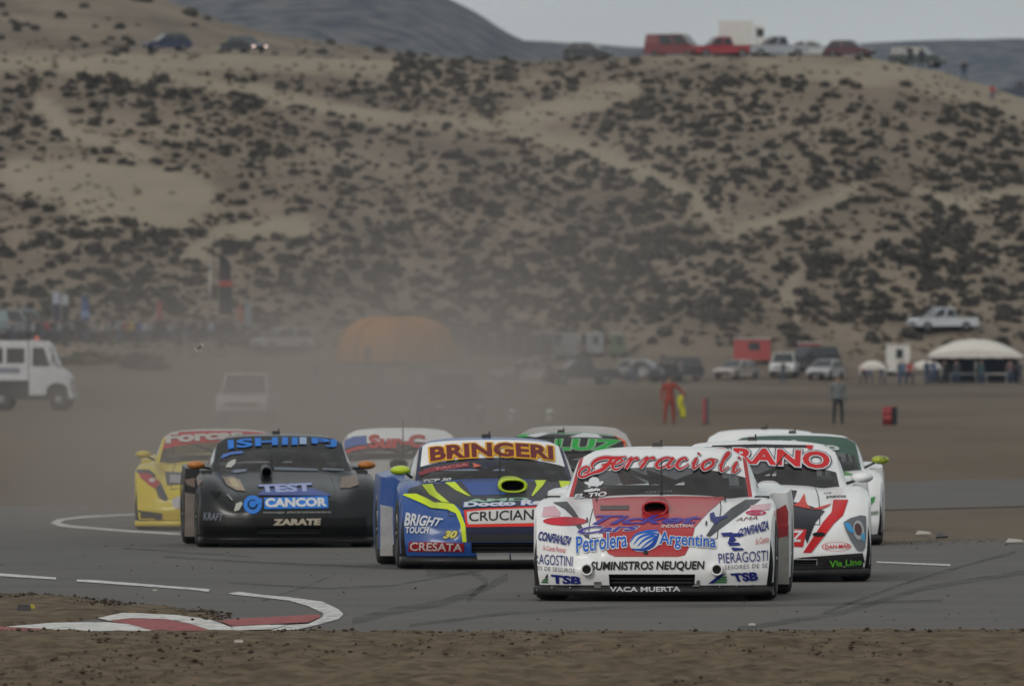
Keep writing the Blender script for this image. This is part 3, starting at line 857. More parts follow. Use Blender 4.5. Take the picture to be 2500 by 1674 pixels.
            mk('scoop_mouth', V, Fc, M_VOID, sc, True)
        if P.get('aerial'):
            ax, ay, ah, lean = P['aerial']
            z0 = body_point(7, 0, P)[2]
            s.solid(MB().tube([(ax, ay, z0 - .01), (ax + lean * .08, ay, z0 + ah * .08), (ax + lean * .5, ay + .01, z0 + ah * .55), (ax + lean, ay + .02, z0 + ah)], [.016, .011, .008, .004], 6), 'aerial', M_BLK, smooth=True)
        if P.get('hatch') is not None:
            hx = P['hatch']; zt = 1.235 + P.get('cabz', 0)
            s.solid(MB().box((hx - .048, 2.42, zt - .01), (hx + .048, 2.54, zt + .04), 0, .01).box((hx + .022, 2.45, zt + .035), (hx + .036, 2.47, zt + .065)), 'roof_vent', M_BLK)
        if P.get('raerial'):
            s.solid(MB().tube([(P['raerial'], 2.5, 1.23), (P['raerial'], 2.5, 1.50)], .006, 6), 'roof_aerial', M_BLK)
        if P.get('ducts'):
            for sg in (-1, 1):
                xx = P['ducts'][0] * sg; yy = body_point(.9, xx / .94, P)[1]
                mb = MB().lathe([(.045, .16), (.052, 0), (.050, -.035), (.045, -.045), (.036, -.04), (.033, .02), (.03, .12)], 22, 'y', (xx, yy - .01, P['ducts'][1]))
                d_ = s.solid(mb, 'brake_duct', body, smooth=True)
                MB().lathe([(.034, -.022), (0, -.022)], 18, 'y', (xx, yy - .01, P['ducts'][1])).build('duct_mouth', M_VOID, d_)
    # ---- printing and paint laid on the bodywork
    def bvh(s):
        if s.tree is None: s.tree = BVHTree.FromPolygons(s.V, s.F)
        return s.tree
    def lay(s, bm, name, mt, off, label=None, jump=.45):
        t = s.bvh(); ok = {}
        for v in bm.verts:
            px, py = v.co.x, v.co.y
            d = Vector(((px - CX) / F, 1, (YH - py) / F)).normalized()
            h = t.ray_cast(EYE + d * 60, d)
            for jx, jy in ((0, 1.2), (0, -1.2), (1.2, 0), (-1.2, 0), (0, 2.4), (0, -2.4)):
                if h[0] is not None: break
                d = Vector(((px + jx - CX) / F, 1, (YH - py - jy) / F)).normalized(); h = t.ray_cast(EYE + d * 60, d)
            if h[0] is None: ok[v] = None; continue
            ok[v] = s.Mi @ h[0] + LIFT * off
        drop = []
        for f in bm.faces:
            q = [ok[v] for v in f.verts]
            if any(c is None for c in q) or max(c.y for c in q) - min(c.y for c in q) > jump: drop.append(f)
        bmesh.ops.delete(bm, geom=drop, context='FACES')
        for v in list(bm.verts):
            if not v.link_faces: bm.verts.remove(v)
        if not bm.faces: bm.free(); return None
        for v in bm.verts: v.co = ok[v]
        me = bpy.data.meshes.new(name); bm.to_mesh(me); bm.free(); me.materials.append(mt)
        o = link(name, me, s.root)
        if label: o['label'] = label
        return o
    def zp(s, p): return (s.zoom[0] + p[0] * s.zoom[2], s.zoom[1] + p[1] * s.zoom[2])
    def poly(s, pts, mt, k=1, name='paint_panel', step=(7, 3), label=None):
        q = [s.zp(p) for p in pts]
        bm = cut_poly(q, step)
        return s.lay(bm, name, mt, .002 + .0045 * k, label)
    def oval(s, cx, cy, rx, ry, mt, k=1, name='emblem', n=28, rot=0, hole=0):
        if not hole:
            pts = [(cx + rx * math.cos(a) * math.cos(rot) - ry * math.sin(a) * math.sin(rot), cy + rx * math.cos(a) * math.sin(rot) + ry * math.sin(a) * math.cos(rot)) for a in [i_ * 2 * math.pi / n for i_ in range(n)]]
            return s.poly(pts, mt, k, name)
        bm = bmesh.new(); o = []; q = []
        for i_ in range(n):
            a = i_ * 2 * math.pi / n
            o.append(bm.verts.new((*s.zp((cx + rx * math.cos(a), cy + ry * math.sin(a))), 0)))
            q.append(bm.verts.new((*s.zp((cx + rx * hole * math.cos(a), cy + ry * hole * math.sin(a))), 0)))
        for i_ in range(n): bm.faces.new((o[i_], o[(i_ + 1) % n], q[(i_ + 1) % n], q[i_]))
        return s.lay(bm, name, mt, .002 + .0045 * k)
    def stroke(s, pts, wds, mt, k=2, name='lettering'):
        """brush stroke of changing width through points"""
        P = [Vector((*s.zp(p), 0)) for p in pts]; bm = bmesh.new(); L_ = []; R_ = []
        m = len(P); fine = []
        for a in range(m - 1):
            p0, p1, p2, p3 = P[max(a - 1, 0)], P[a], P[a + 1], P[min(a + 2, m - 1)]
            for q in range(5):
                t = q / 5
                fine.append((0.5 * ((2 * p1) + (p2 - p0) * t + (2 * p0 - 5 * p1 + 4 * p2 - p3) * t * t + (3 * p1 - p0 - 3 * p2 + p3) * t ** 3), wds[a] + (wds[a + 1] - wds[a]) * t))
        fine.append((P[-1], wds[-1]))
        for a, (p, wd) in enumerate(fine):
            d = (fine[min(a + 1, len(fine) - 1)][0] - fine[max(a - 1, 0)][0]); d = d.normalized() if d.length else Vector((1, 0, 0)); nn = Vector((-d.y, d.x, 0)) * wd * .5 * s.zoom[2]
            L_.append(bm.verts.new(p + nn)); R_.append(bm.verts.new(p - nn))
        for a in range(len(fine) - 1): bm.faces.new((L_[a], L_[a + 1], R_[a + 1], R_[a]))
        return s.lay(bm, name, mt, .002 + .0045 * k)
    def text(s, body, tl, tr, br, bl, mt, k=3, bold=.02, shear=0, arc=0, spacing=1.0, name='lettering', outline=None, ow=.05, mid=None):
        if outline is not None:
            outs = outline if isinstance(outline, list) else [(outline, ow)]
            for j, (om, w_) in enumerate(outs): s._text(body, tl, tr, br, bl, om, k - .6 + .25 * j, bold + w_, shear, arc, spacing, 'lettering_outline', ref=bold)
        return s._text(body, tl, tr, br, bl, mt, k, bold, shear, arc, spacing, name, ref=bold)
    def _text(s, body, tl, tr, br, bl, mt, k, bold, shear, arc, spacing, name, ref):
        V0, _ = text_mesh(body, ref, shear, spacing)
        V, Fc = text_mesh(body, bold, shear, spacing)
        x0, x1 = min(v[0] for v in V0), max(v[0] for v in V0); y0, y1 = min(v[1] for v in V0), max(v[1] for v in V0)
        bm = bmesh.new()
        for x, y in V:
            u = (x - x0) / (x1 - x0); v = (y1 - y) / (y1 - y0)
            px = (tl[0] * (1 - u) + tr[0] * u) * (1 - v) + (bl[0] * (1 - u) + br[0] * u) * v
            py = (tl[1] * (1 - u) + tr[1] * u) * (1 - v) + (bl[1] * (1 - u) + br[1] * u) * v - arc * 4 * u * (1 - u)
            bm.verts.new((*s.zp((px, py)), 0))
        bm.verts.ensure_lookup_table()
        for f in Fc:
            try: bm.faces.new([bm.verts[i_] for i_ in f])
            except ValueError: pass
        grid_cut(bm, (7, 3))
        return s.lay(bm, name, mt, .002 + .0045 * k)

W_ = vinyl(205, 207, 212); K_ = vinyl(28, 28, 32); RED = vinyl(196, 34, 40); NAVY = vinyl(34, 44, 120); BLUE = vinyl(30, 96, 190); GREY = vinyl(72, 74, 80)
P_WHITE = paint('white race paint', (0.80, 0.805, 0.82))
P_RED = paint('red race paint', (0.42, 0.022, 0.03))
P_BLUE = paint('blue race paint', (0.018, 0.075, 0.29))
P_BLACK = paint('black race paint', (0.008, 0.009, 0.011), 0.12, 0.30, 0.02)
P_YEL = paint('yellow race paint', (0.62, 0.48, 0.02))
P_LIME = paint('lime yellow paint', (0.50, 0.66, 0.02), dust=.04)
P_GREYW = paint('dusty pale paint', (0.45, 0.42, 0.41), dust=.3)
P_DGREEN = paint('dark green paint', (0.02, 0.075, 0.05))

# ---------- the red and white leader
c = Car('race_car', 'white race car with red bonnet leading the pack, nearest of all', 1591, 99.95, 3.2,
        dict(body=P_WHITE, hood=P_WHITE, pillar=P_RED, strip_mat=P_WHITE, cage=M_CAGE, bulk=mat('red bulkhead', (.30, .05, .05)), scoop=(.0, .62, .752, .108, .058, P_RED), aerial=(.02, 1.36, .28, 0), hatch=-.06,
             ducts=(.53, .258), sidebox=True, cabin=P_WHITE), zoom=(1250, 1060, .40564))
mk('cage_panel', [(-.42, 2.86, 1.03), (-.34, 2.86, 1.04), (-.17, 2.86, .93), (-.37, 2.86, .92)], [(0, 1, 2, 3)], mat('red cage panel', (.62, .24, .22), .6), c.root).modifiers.new('s', 'SOLIDIFY').thickness = .01
mk('cage_panel', [(-.17, 2.86, 1.05), (.08, 2.86, .96), (-.02, 2.86, .93), (-.15, 2.86, .92)], [(0, 1, 2, 3)], mat('red cage panel', (.62, .24, .22), .6), c.root).modifiers.new('s', 'SOLIDIFY').thickness = .01
c.poly([(482, 388), (720, 376), (1000, 372), (1288, 378), (1180, 470), (1100, 560), (1092, 600), (1060, 690), (1040, 728), (1000, 737), (620, 737), (580, 720), (562, 690), (545, 600), (515, 540), (492, 480)], P_RED, 1, 'red_bonnet_panel', (12, 3))
c.poly([(1405, 395), (1500, 390), (1430, 440), (1330, 510), (1225, 590), (1195, 615), (1168, 612), (1215, 540), (1320, 445)], GREY, 1, 'stripe', (6, 3))
c.poly([(245, 410), (332, 405), (372, 455), (402, 500), (374, 502), (320, 450)], GREY, 1, 'stripe', (6, 3))
c.poly([(380, 543), (412, 543), (466, 622), (444, 624)], GREY, 1, 'stripe', (6, 3))
c.oval(318, 524, 132, 26, vinyl(196, 52, 66), 1.4, 'red_oval')
c.poly([(190, 440), (255, 430), (292, 470), (288, 492), (180, 498)], vinyl(214, 172, 184), 1, 'pale_pink_sticker')
c.poly([(1425, 430), (1560, 415), (1550, 455), (1440, 458)], vinyl(214, 178, 188), 1, 'pale_pink_sticker')
c.oval(1468, 474, 62, 15, vinyl(196, 44, 90), 2, 'emblem', hole=.72)
c.text('S', (1430, 464), (1500, 464), (1500, 485), (1430, 485), vinyl(196, 44, 90), 2.4, .03)
c.text('AMA', (1362, 505), (1490, 492), (1478, 515), (1345, 526), vinyl(120, 60, 80), 2, .0)
# windscreen lettering
GLY = {'e': [([(0, .45), (.5, .55), (.85, .8), (.6, 1), (.25, .75), (.15, .35), (.4, .02), (.75, .1), (1.05, .45)], [8, 10, 16, 12, 20, 22, 16, 10, 6])],
       'r': [([(0, .4), (.25, .9), (.42, 1.04), (.45, .85), (.3, .3), (.22, 0)], [6, 10, 14, 20, 22, 18]), ([(.34, .5), (.55, .88), (.85, 1), (.98, .82)], [8, 12, 20, 14])],
       'a': [([(.75, .9), (.45, 1), (.15, .7), (.1, .3), (.3, .02), (.6, .25), (.78, .9)], [14, 14, 22, 24, 16, 10, 12]), ([(.84, 1.02), (.72, .4), (.8, .05), (1.08, .35)], [20, 22, 16, 6])],
       'c': [([(.8, .75), (.6, 1), (.25, .75), (.15, .3), (.4, 0), (.75, .1), (1.05, .45)], [18, 14, 22, 24, 16, 10, 6])],
       'i': [([(.2, .5), (.5, 1), (.38, .4), (.5, .03), (.95, .45)], [6, 18, 22, 14, 6]), ([(.58, 1.36), (.66, 1.5)], [18, 18])],
       'o': [([(.5, 1), (.15, .7), (.1, .3), (.35, 0), (.7, .3), (.8, .7), (.5, 1), (1.05, .9)], [14, 20, 24, 16, 20, 20, 14, 6])],
       'l': [([(.1, .5), (.6, 1.3), (.72, 1.72), (.52, 1.66), (.35, .9), (.35, .2), (.55, .02), (1, .45)], [6, 10, 14, 18, 22, 20, 12, 6])]}
def script_letter(car, g, x0, x1, yb, xh, cols):
    for k_, (mt_, add) in enumerate(cols):
        for pts, wds in GLY[g]:
            car.stroke([(x0 + (x1 - x0) * (u * .92 + .22 * v), yb - xh * v) for u, v in pts], [q_ * .86 + add for q_ in wds], mt_, 2.2 + .5 * k_, 'lettering' if k_ == 2 else 'lettering_outline')
FCOL = [(vinyl(34, 36, 54), 13), (W_, 7), (vinyl(190, 26, 34), 0)]
for g_, x0_, x1_, yb_ in (('e', 588, 668, 218), ('r', 668, 752, 213), ('r', 755, 850, 211), ('a', 850, 975, 210), ('c', 976, 1060, 211), ('i', 1062, 1135, 214), ('o', 1130, 1225, 219), ('l', 1228, 1306, 228), ('i', 1302, 1378, 238)):
    script_letter(c, g_, x0_, x1_, yb_, 64, FCOL)
for k_, (mt_, add) in enumerate(FCOL):
    nm_ = 'lettering' if k_ == 2 else 'lettering_outline'
    c.stroke([(600, 152), (575, 190), (535, 222), (480, 240), (430, 262), (404, 252), (412, 222), (446, 202), (468, 214), (452, 236), (430, 236)], [v + add for v in (20, 24, 22, 14, 14, 16, 14, 14, 14, 12, 8)], mt_, 2.2 + .5 * k_, nm_)
    c.stroke([(486, 212), (482, 186), (510, 160), (560, 146), (620, 148), (690, 140)], [v + add for v in (8, 16, 20, 20, 18, 5)], mt_, 2.2 + .5 * k_, nm_)
    c.stroke([(538, 192), (580, 184), (604, 178)], [v + add for v in (8, 16, 8)], mt_, 2.2 + .5 * k_, nm_)
c.text('EL TIO', (378, 366), (572, 348), (568, 378), (372, 390), W_, 3, .035, .1)
c.poly([(436, 300), (440, 290), (462, 292), (466, 275), (482, 264), (506, 263), (522, 274), (528, 290), (546, 286), (552, 296), (535, 312), (505, 318), (465, 316)], W_, 3, 'hat_emblem', (8, 4))
c.poly([(430, 344), (455, 338), (480, 330), (492, 334), (505, 329), (532, 334), (528, 346), (505, 344), (490, 348), (470, 352), (440, 352)], W_, 3, 'moustache_emblem', (8, 4))
c.oval(466, 321, 9, 4, W_, 3, 'eye_emblem', 10); c.oval(512, 318, 9, 4, W_, 3, 'eye_emblem', 10)
c.text('CARTECH', (806, 348), (962, 340), (962, 356), (806, 362), vinyl(120, 122, 126), 3, .0)
# bonnet and nose lettering
c.text('Ticket', (500, 490), (1150, 488), (1130, 540), (470, 546), vinyl(70, 54, 150), 2.2, .03, .35)
c.text('Cars', (400, 560), (770, 540), (760, 580), (395, 606), vinyl(70, 60, 150), 2.2, .03, .3, outline=W_, ow=.03)
c.text('INDUSTRIAL', (905, 546), (1100, 543), (1095, 562), (900, 566), W_, 2.4, .01)
c.poly([(1190, 480), (1215, 470), (1225, 500), (1290, 492), (1300, 500), (1250, 520), (1230, 545), (1195, 520)], NAVY, 2.2, 'blue_emblem', (8, 3))
c.poly([(530, 432), (708, 430), (705, 457), (532, 459)], vinyl(84, 70, 70), 2, 'bonnet_vent')
c.poly([(806, 400), (894, 397), (894, 404), (806, 407)], K_, 2, 'bonnet_slot')
c.text('Petrolera', (386, 622), (694, 588), (692, 682), (388, 722), BLUE, 3.4, .012, outline=W_, ow=.05, arc=2, spacing=1.0)
c.text('Argentina', (890, 590), (1228, 612), (1226, 712), (886, 690), BLUE, 3.4, .012, outline=W_, ow=.05, arc=2, spacing=1.0)
c.oval(805, 646, 100, 62, W_, 2.6, 'emblem', rot=-.3)
for q in range(4):
    c.stroke([(712 + q * 22, 655 + q * 12), (745 + q * 24, 610 + q * 16), (810 + q * 16, 590 + q * 14), (880 - q * 6, 584 + q * 18)], [4, 12, 16, 10], BLUE, 3.2, 'emblem')
c.stroke([(722, 696), (790, 700), (850, 668), (884, 600)], [6, 18, 26, 8], vinyl(26, 70, 160), 3.5, 'emblem')
c.oval(805, 716, 15, 14, K_, 3, 'tow_eye_hole', 14)
c.text('SUMINISTROS NEUQUEN', (476, 770), (1160, 766), (1156, 826), (472, 832), K_, 3, .026, .06, 0, 1.0)
c.text('VACA MUERTA', (588, 922), (1014, 920), (1014, 950), (588, 952), W_, 3, .03, 0, -2)
c.text('TSB', (234, 848), (418, 862), (412, 912), (240, 902), NAVY, 3, .05, 0)
c.text('TSB', (1312, 842), (1480, 832), (1482, 886), (1340, 892), NAVY, 3, .05, 0)
c.poly([(214, 842), (216, 868), (196, 872)], vinyl(40, 50, 60), 3, 'emblem'); c.poly([(190, 876), (216, 872), (216, 884), (182, 886)], vinyl(60, 110, 70), 3, 'emblem'); c.poly([(180, 890), (216, 888), (216, 900), (174, 898)], vinyl(60, 110, 70), 3, 'emblem')
c.poly([(1290, 842), (1250, 850), (1180, 904), (1216, 902)], NAVY, 3, 'emblem')
for q in range(3): c.poly([(1262 - q * 16, 862 + q * 14), (1292, 860 + q * 14), (1292, 870 + q * 14), (1248 - q * 16, 872 + q * 14)], vinyl(60, 130, 70), 3, 'emblem')
c.text('CONFIANZA', (162, 586), (366, 622), (340, 674), (156, 642), NAVY, 3, .03, .2)
c.text('CONFIANZA', (1366, 574), (1546, 520), (1546, 580), (1352, 626), NAVY, 3, .03, .1)
c.text('Su Cuenta Personal', (190, 672), (326, 684), (318, 718), (184, 700), RED, 3, 0)
c.text('Su Cuenta', (1468, 632), (1546, 612), (1546, 654), (1466, 668), RED, 3, 0)
c.text('RAGOSTINI', (138, 724), (366, 738), (362, 800), (138, 784), NAVY, 3, -.002)
c.text('PIERAGOSTI', (1240, 722), (1542, 702), (1540, 766), (1246, 782), NAVY, 3, -.002)
c.text('RES DE SEGUROS', (136, 796), (378, 812), (376, 838), (134, 820), K_, 3, -.004, 0, 0, 1.15)
c.text('ASESORES DE SE', (1252, 796), (1540, 780), (1540, 806), (1252, 820), K_, 3, -.004, 0, 0, 1.15)
for q, (a, b) in enumerate(((1256, 598), (1312, 600), (1296, 655), (1318, 685))):
    c.poly([(a, b), (a + 70, b - 4 + q * 3), (a + 80, b + 16), (a + 12, b + 20)], NAVY, 3, 'emblem')
c.poly([(1318, 600), (1350, 640), (1330, 652), (1300, 655)], NAVY, 3, 'emblem')
c.poly([(1578, 462), (1648, 424), (1664, 470), (1660, 612), (1592, 628)], P_RED, 1, 'red_rear_wing_panel', (4, 4))
for q in ((150, 940), (240, 925), (350, 925), (1250, 920), (1350, 916), (1450, 908)): c.oval(q[0], q[1], 5, 5, M_MET, 2, 'bolt', 8)
# crossing car bars seen through the glass stay as cage; bonnet pins
for q in ((508, 392), (1282, 396), (452, 520), (1170, 540)): c.poly([(q[0] - 5, q[1] - 14), (q[0] + 5, q[1] - 14), (q[0] + 5, q[1] + 12), (q[0] - 5, q[1] + 12)], K_, 3, 'bonnet_pin')
for q in ((515, 905), (1108, 896)): c.poly([(q[0] - 22, q[1] - 12), (q[0] + 22, q[1] - 12), (q[0] + 20, q[1] + 26), (q[0] - 20, q[1] + 26)], vinyl(96, 96, 96), 3, 'splitter_bracket')

# ---------- the blue one
c = Car('race_car', 'blue and lime race car with the maroon and yellow windscreen banner', 1234, 116.7, -3.9,
        dict(body=P_BLUE, hood=P_BLUE, pillar=paint('navy race paint', (.012, .018, .06)), strip_mat=P_WHITE, strip=.53, roof=P_BLUE, cabin=P_GREYW, scoop=(.12, .72, .79, .135, .066, P_LIME), aerial=(.04, 1.36, .3, 0), hatch=-.02,
             mirror=(P_LIME, .93, .90), intake=(.31, .155, .26), defl=mat('pale deflector', (.45, .44, .43), .5)), zoom=(880, 1040, .24237))
NV = vinyl(30, 34, 62); DK = vinyl(52, 54, 62)
LM = vinyl(206, 226, 44)
c.poly([(500, 625), (620, 592), (1000, 560), (1500, 552), (2130, 556), (2150, 640), (2100, 745), (1840, 800), (1040, 850), (960, 785), (740, 772), (470, 668)], DK, 1, 'dark_bonnet_panel', (8, 2.5))
c.poly([(1020, 566), (1430, 562), (1460, 690), (1130, 702)], vinyl(44, 78, 150), 1.6, 'blue_bonnet_panel', (8, 2.5))
c.poly([(424, 697), (440, 686), (560, 684), (650, 722), (740, 772), (850, 775), (940, 790), (1000, 860), (1055, 1000), (1068, 1172), (1027, 1172), (1005, 990), (960, 882), (870, 842), (710, 826), (600, 772)], LM, 2, 'lime_stripe', (6, 2.5))
c.poly([(618, 594), (722, 584), (764, 665), (896, 774), (820, 768), (690, 690)], LM, 2.2, 'lime_stripe', (6, 2.5))
c.poly([(848, 572), (950, 565), (1010, 630), (1112, 712), (1080, 706), (960, 650)], LM, 2.2, 'lime_stripe', (6, 2.5))
c.poly([(1755, 550), (1870, 548), (1840, 600), (1740, 706), (1722, 706), (1775, 600)], LM, 2.2, 'lime_stripe', (6, 2.5))
c.poly([(1998, 555), (2116, 560), (2110, 620), (2050, 712), (1984, 712), (2020, 620)], LM, 2.2, 'lime_stripe', (6, 2.5))
c.text('BRINGERI', (696, 222), (1936, 210), (1946, 350), (704, 366), vinyl(104, 34, 38), 3.4, .04, 0, 42, 1.02, outline=vinyl(226, 166, 36), ow=.06)
c.poly([(580, 470), (690, 422), (1090, 364), (1096, 412), (720, 462), (600, 505)], vinyl(128, 58, 66), 1.4, 'windscreen_sticker')
c.text('TACSA', (740, 425), (1080, 376), (1084, 405), (744, 450), vinyl(190, 120, 124), 2.4, .02)
c.poly([(1130, 372), (1222, 402), (1140, 422)], vinyl(196, 104, 84), 1.4, 'windscreen_sticker')
c.text('TCP 30', (628, 546), (916, 526), (912, 556), (622, 578), W_, 3, .03, .25)
c.text('AMD', (1060, 742), (1700, 724), (1690, 752), (1050, 776), vinyl(150, 190, 170), 2.4, .04)
c.text('Docto Red', (1046, 772), (1930, 740), (1926, 796), (1040, 822), W_, 3, .05, 0, outline=vinyl(70, 110, 190), ow=.05)
c.poly([(1040, 852), (1250, 832), (1840, 806), (2050, 806), (2040, 1010), (1064, 1022)], vinyl(216, 52, 40), 2, 'red_plate_border')
c.poly([(1070, 868), (1260, 850), (1840, 826), (2030, 826), (2020, 976), (1092, 994), (1076, 970)], vinyl(200, 198, 196), 2.6, 'white_plate')
c.text('CRUCIANELLI', (1092, 876), (2005, 836), (2000, 950), (1092, 968), K_, 3.4, .01, 0, 3, .98)
c.poly([(1066, 1024), (2040, 1012), (2030, 1092), (1070, 1094)], NV, 1.6, 'navy_band')
c.poly([(1072, 1095), (2030, 1092), (2024, 1165), (1080, 1172)], vinyl(44, 44, 48), 1.8, 'mesh_strip')
c.text('BRIGHT', (446, 872), (836, 938), (796, 1014), (440, 1012), W_, 3, .03, .15)
c.text('TOUCH', (452, 1020), (694, 1022), (684, 1088), (452, 1086), W_, 3, .03, .1)
c.text('30', (842, 1062), (980, 1058), (968, 1136), (830, 1140), vinyl(206, 196, 90), 3, .05, .25, outline=vinyl(60, 60, 70), ow=.05)
c.poly([(490, 1168), (760, 1172), (1046, 1186), (1040, 1274), (478, 1268)], vinyl(140, 28, 36), 2, 'red_sticker')
c.text('CRESATA', (500, 1176), (1026, 1192), (1020, 1270), (494, 1262), vinyl(196, 184, 184), 3, .015)
for q in range(2): c.poly([(1165 + q * 345, 1282), (1500 + q * 345, 1280), (1500 + q * 345, 1350), (1180 + q * 340, 1352)], vinyl(140, 140, 140), 2, 'splitter_plate')

# ---------- the black one
c = Car('race_car', 'black race car with the blue lettered banner, orange mirrors and blue sponsor plate', 706, 135.0, -4.0,
        dict(body=P_BLACK, hood=P_BLACK, strip_mat=P_BLACK, step=.3, fen=.8, scoop=(-.20, .95, .815, .062, .075, mat('scoop grey', (.08, .085, .095), .35)), aerial=(-.12, 1.36, .25, -.03), hatch=-.02, mirror=(mat('orange mirror', (.48, .17, .03), .4), .90, .95),
             intake=(.36, .15, .24), defl=mat('dusty deflector', (.26, .22, .20), .45, .4), sidebox=True), zoom=(300, 1020, .25619))
SB = vinyl(48, 118, 206)
c.text('ISHII', (996, 218), (1668, 192), (1664, 262), (1004, 304), SB, 3, .035, 0, 12, 1.06)
c.text('PJ', (1796, 194), (2040, 214), (2036, 290), (1800, 264), SB, 3, .035, 0, 2, 1.0)
c.poly([(1684, 188), (1750, 190), (1750, 256), (1684, 256)], vinyl(150, 170, 206), 3, 'pale_sticker')
c.poly([(928, 392), (950, 352), (1040, 326), (1140, 318), (1150, 340), (1030, 352), (960, 382)], vinyl(80, 112, 180), 2, 'windscreen_sticker')
c.poly([(978, 474), (1000, 430), (1040, 404), (1078, 398), (1070, 440), (1030, 476)], vinyl(170, 172, 168), 2, 'windscreen_sticker')
c.poly([(1010, 520), (1060, 500), (1180, 488), (1176, 512), (1080, 526)], vinyl(120, 132, 150), 2, 'pale_strip')
c.poly([(1440, 470), (1860, 486), (1858, 508), (1440, 500)], vinyl(104, 112, 124), 2, 'pale_strip')
c.poly([(1900, 478), (2110, 490), (2106, 508), (1900, 500)], vinyl(104, 112, 124), 2, 'pale_strip')
c.poly([(1278, 738), (1340, 690), (1800, 672), (1990, 735), (1970, 745)], vinyl(78, 92, 150), 2, 'blue_bonnet_sticker', (8, 2.5))
c.text('TEST', (1290, 640), (1800, 622), (1806, 706), (1310, 716), vinyl(150, 160, 200), 2.6, .05, 0, 0, 1.0, outline=vinyl(46, 60, 130), ow=.03)
c.poly([(1346, 764), (1950, 748), (1960, 862), (1350, 872)], SB, 2, 'blue_plate')
c.text('CANCOR', (1356, 770), (1944, 764), (1946, 848), (1356, 858), W_, 3, .05, 0)
c.oval(1236, 830, 88, 88, SB, 2.4, 'emblem', hole=.55)
c.poly([(1250, 800), (1320, 768), (1328, 812), (1262, 832)], SB, 2.8, 'emblem')
c.oval(1236, 824, 34, 34, SB, 2.4, 'emblem', 16)
c.text('montaje electromecanico', (1338, 894), (1986, 888), (1980, 920), (1336, 922), vinyl(150, 150, 148), 3, .01)
c.text('ZARATE', (1432, 970), (1888, 964), (1880, 1026), (1430, 1030), vinyl(176, 166, 150), 3, .06)
HL = vinyl(152, 136, 120)
c.poly([(950, 566), (1040, 560), (1110, 590), (1170, 700), (1080, 690), (985, 640)], HL, 2, 'headlight_sticker', (8, 3))
c.poly([(1000, 585), (1060, 580), (1100, 630), (1110, 670), (1040, 650)], vinyl(176, 160, 130), 2.6, 'headlight_sticker', (8, 3))
c.poly([(2085, 560), (2230, 545), (2250, 640), (2160, 670), (2070, 670)], vinyl(120, 108, 98), 2, 'headlight_sticker', (8, 3))
c.poly([(1058, 888), (1078, 820), (1128, 800), (1142, 820), (1110, 880), (1072, 894)], vinyl(172, 172, 164), 2.4, 'pale_sticker')
c.poly([(756, 985), (900, 940), (1200, 960), (2000, 955), (2320, 945), (2325, 1150), (1700, 1172), (760, 1178)], vinyl(13, 13, 14), 1.2, 'dark_bumper_panel')
c.text('KRAFT', (772, 900), (960, 920), (944, 982), (768, 978), vinyl(120, 124, 140), 2.6, .01)
c.poly([(832, 706), (944, 706), (888, 766)], M_VOID, 2, 'fender_vent')
c.poly([(985, 735), (1005, 730), (1050, 785), (1035, 790)], vinyl(140, 140, 140), 2.4, 'pale_sticker')
c.poly([(590, 590), (700, 570), (760, 600), (700, 670), (610, 640)], vinyl(120, 104, 96), 1.5, 'rear_fender_sticker')

# ---------- the yellow one, half in dust
c = Car('race_car', 'yellow race car with red banner, half lost in dust behind the black one', 520, 152, 0.5,
        dict(body=P_YEL, hood=P_YEL, strip_mat=vinyl(176, 44, 56), roof=P_GREYW, fen=.9, scoop=(0, .7, .79, .11, .06, M_BLK), mirror=(P_YEL, .93, .93), raerial=.0, intake=(.36, .15, .26), splitter=P_YEL), zoom=(310, 1040, .16581))
c.text('Forcar', (556, 108), (1720, 60), (1720, 190), (570, 268), vinyl(190, 184, 182), 3, .05, 0, 10)
c.poly([(560, 670), (900, 690), (1500, 690), (1560, 860), (900, 850), (590, 870)], GREY, 1.5, 'grey_bonnet_panel', (9, 2))
c.poly([(640, 715), (900, 730), (880, 840), (620, 835)], vinyl(150, 150, 156), 2, 'pale_sticker', (9, 2))
c.poly([(170, 690), (320, 700), (500, 830), (420, 920), (340, 880), (200, 760)], vinyl(168, 60, 70), 1.5, 'red_sticker', (6, 3))
c.oval(370, 800, 50, 32, vinyl(190, 176, 172), 2.2, 'emblem')
c.poly([(130, 640), (330, 640), (420, 720), (420, 760), (300, 700), (150, 690)], GREY, 1.3, 'grey_stripe', (6, 3))
c.poly([(420, 920), (500, 840), (610, 1080), (560, 1110), (470, 1060)], GREY, 1.3, 'grey_stripe', (6, 3))
c.oval(770, 1130, 110, 90, vinyl(186, 184, 190), 2, 'emblem')
c.poly([(90, 1230), (240, 1250), (520, 1290), (520, 1380), (240, 1400), (90, 1390)], vinyl(60, 56, 50), 1.5, 'dark_bumper_panel')

# ---------- the pale one between black and blue
c = Car('race_car', 'pale dusty race car with white banner in red letters between black and blue cars', 972, 155, 0.0,
        dict(body=P_GREYW, hood=P_GREYW, strip_mat=P_WHITE, roof=P_WHITE, mirror=(P_WHITE, .93, .93), scoop=(0, .7, .79, .11, .06, M_BLK), aerial=(.05, 1.36, .5, 0), raerial=.0), zoom=(820, 1030, .19132))
c.poly([(112, 240), (220, 190), (390, 175), (390, 290), (250, 300), (112, 350)], vinyl(70, 100, 170), 2, 'blue_flag_sticker')
c.poly([(114, 372), (250, 320), (392, 302), (392, 345), (250, 362), (118, 412)], vinyl(180, 64, 66), 2, 'red_flag_sticker')
c.text('Sur-C', (416, 165), (1140, 165), (1140, 335), (416, 345), vinyl(184, 66, 64), 3, .05)

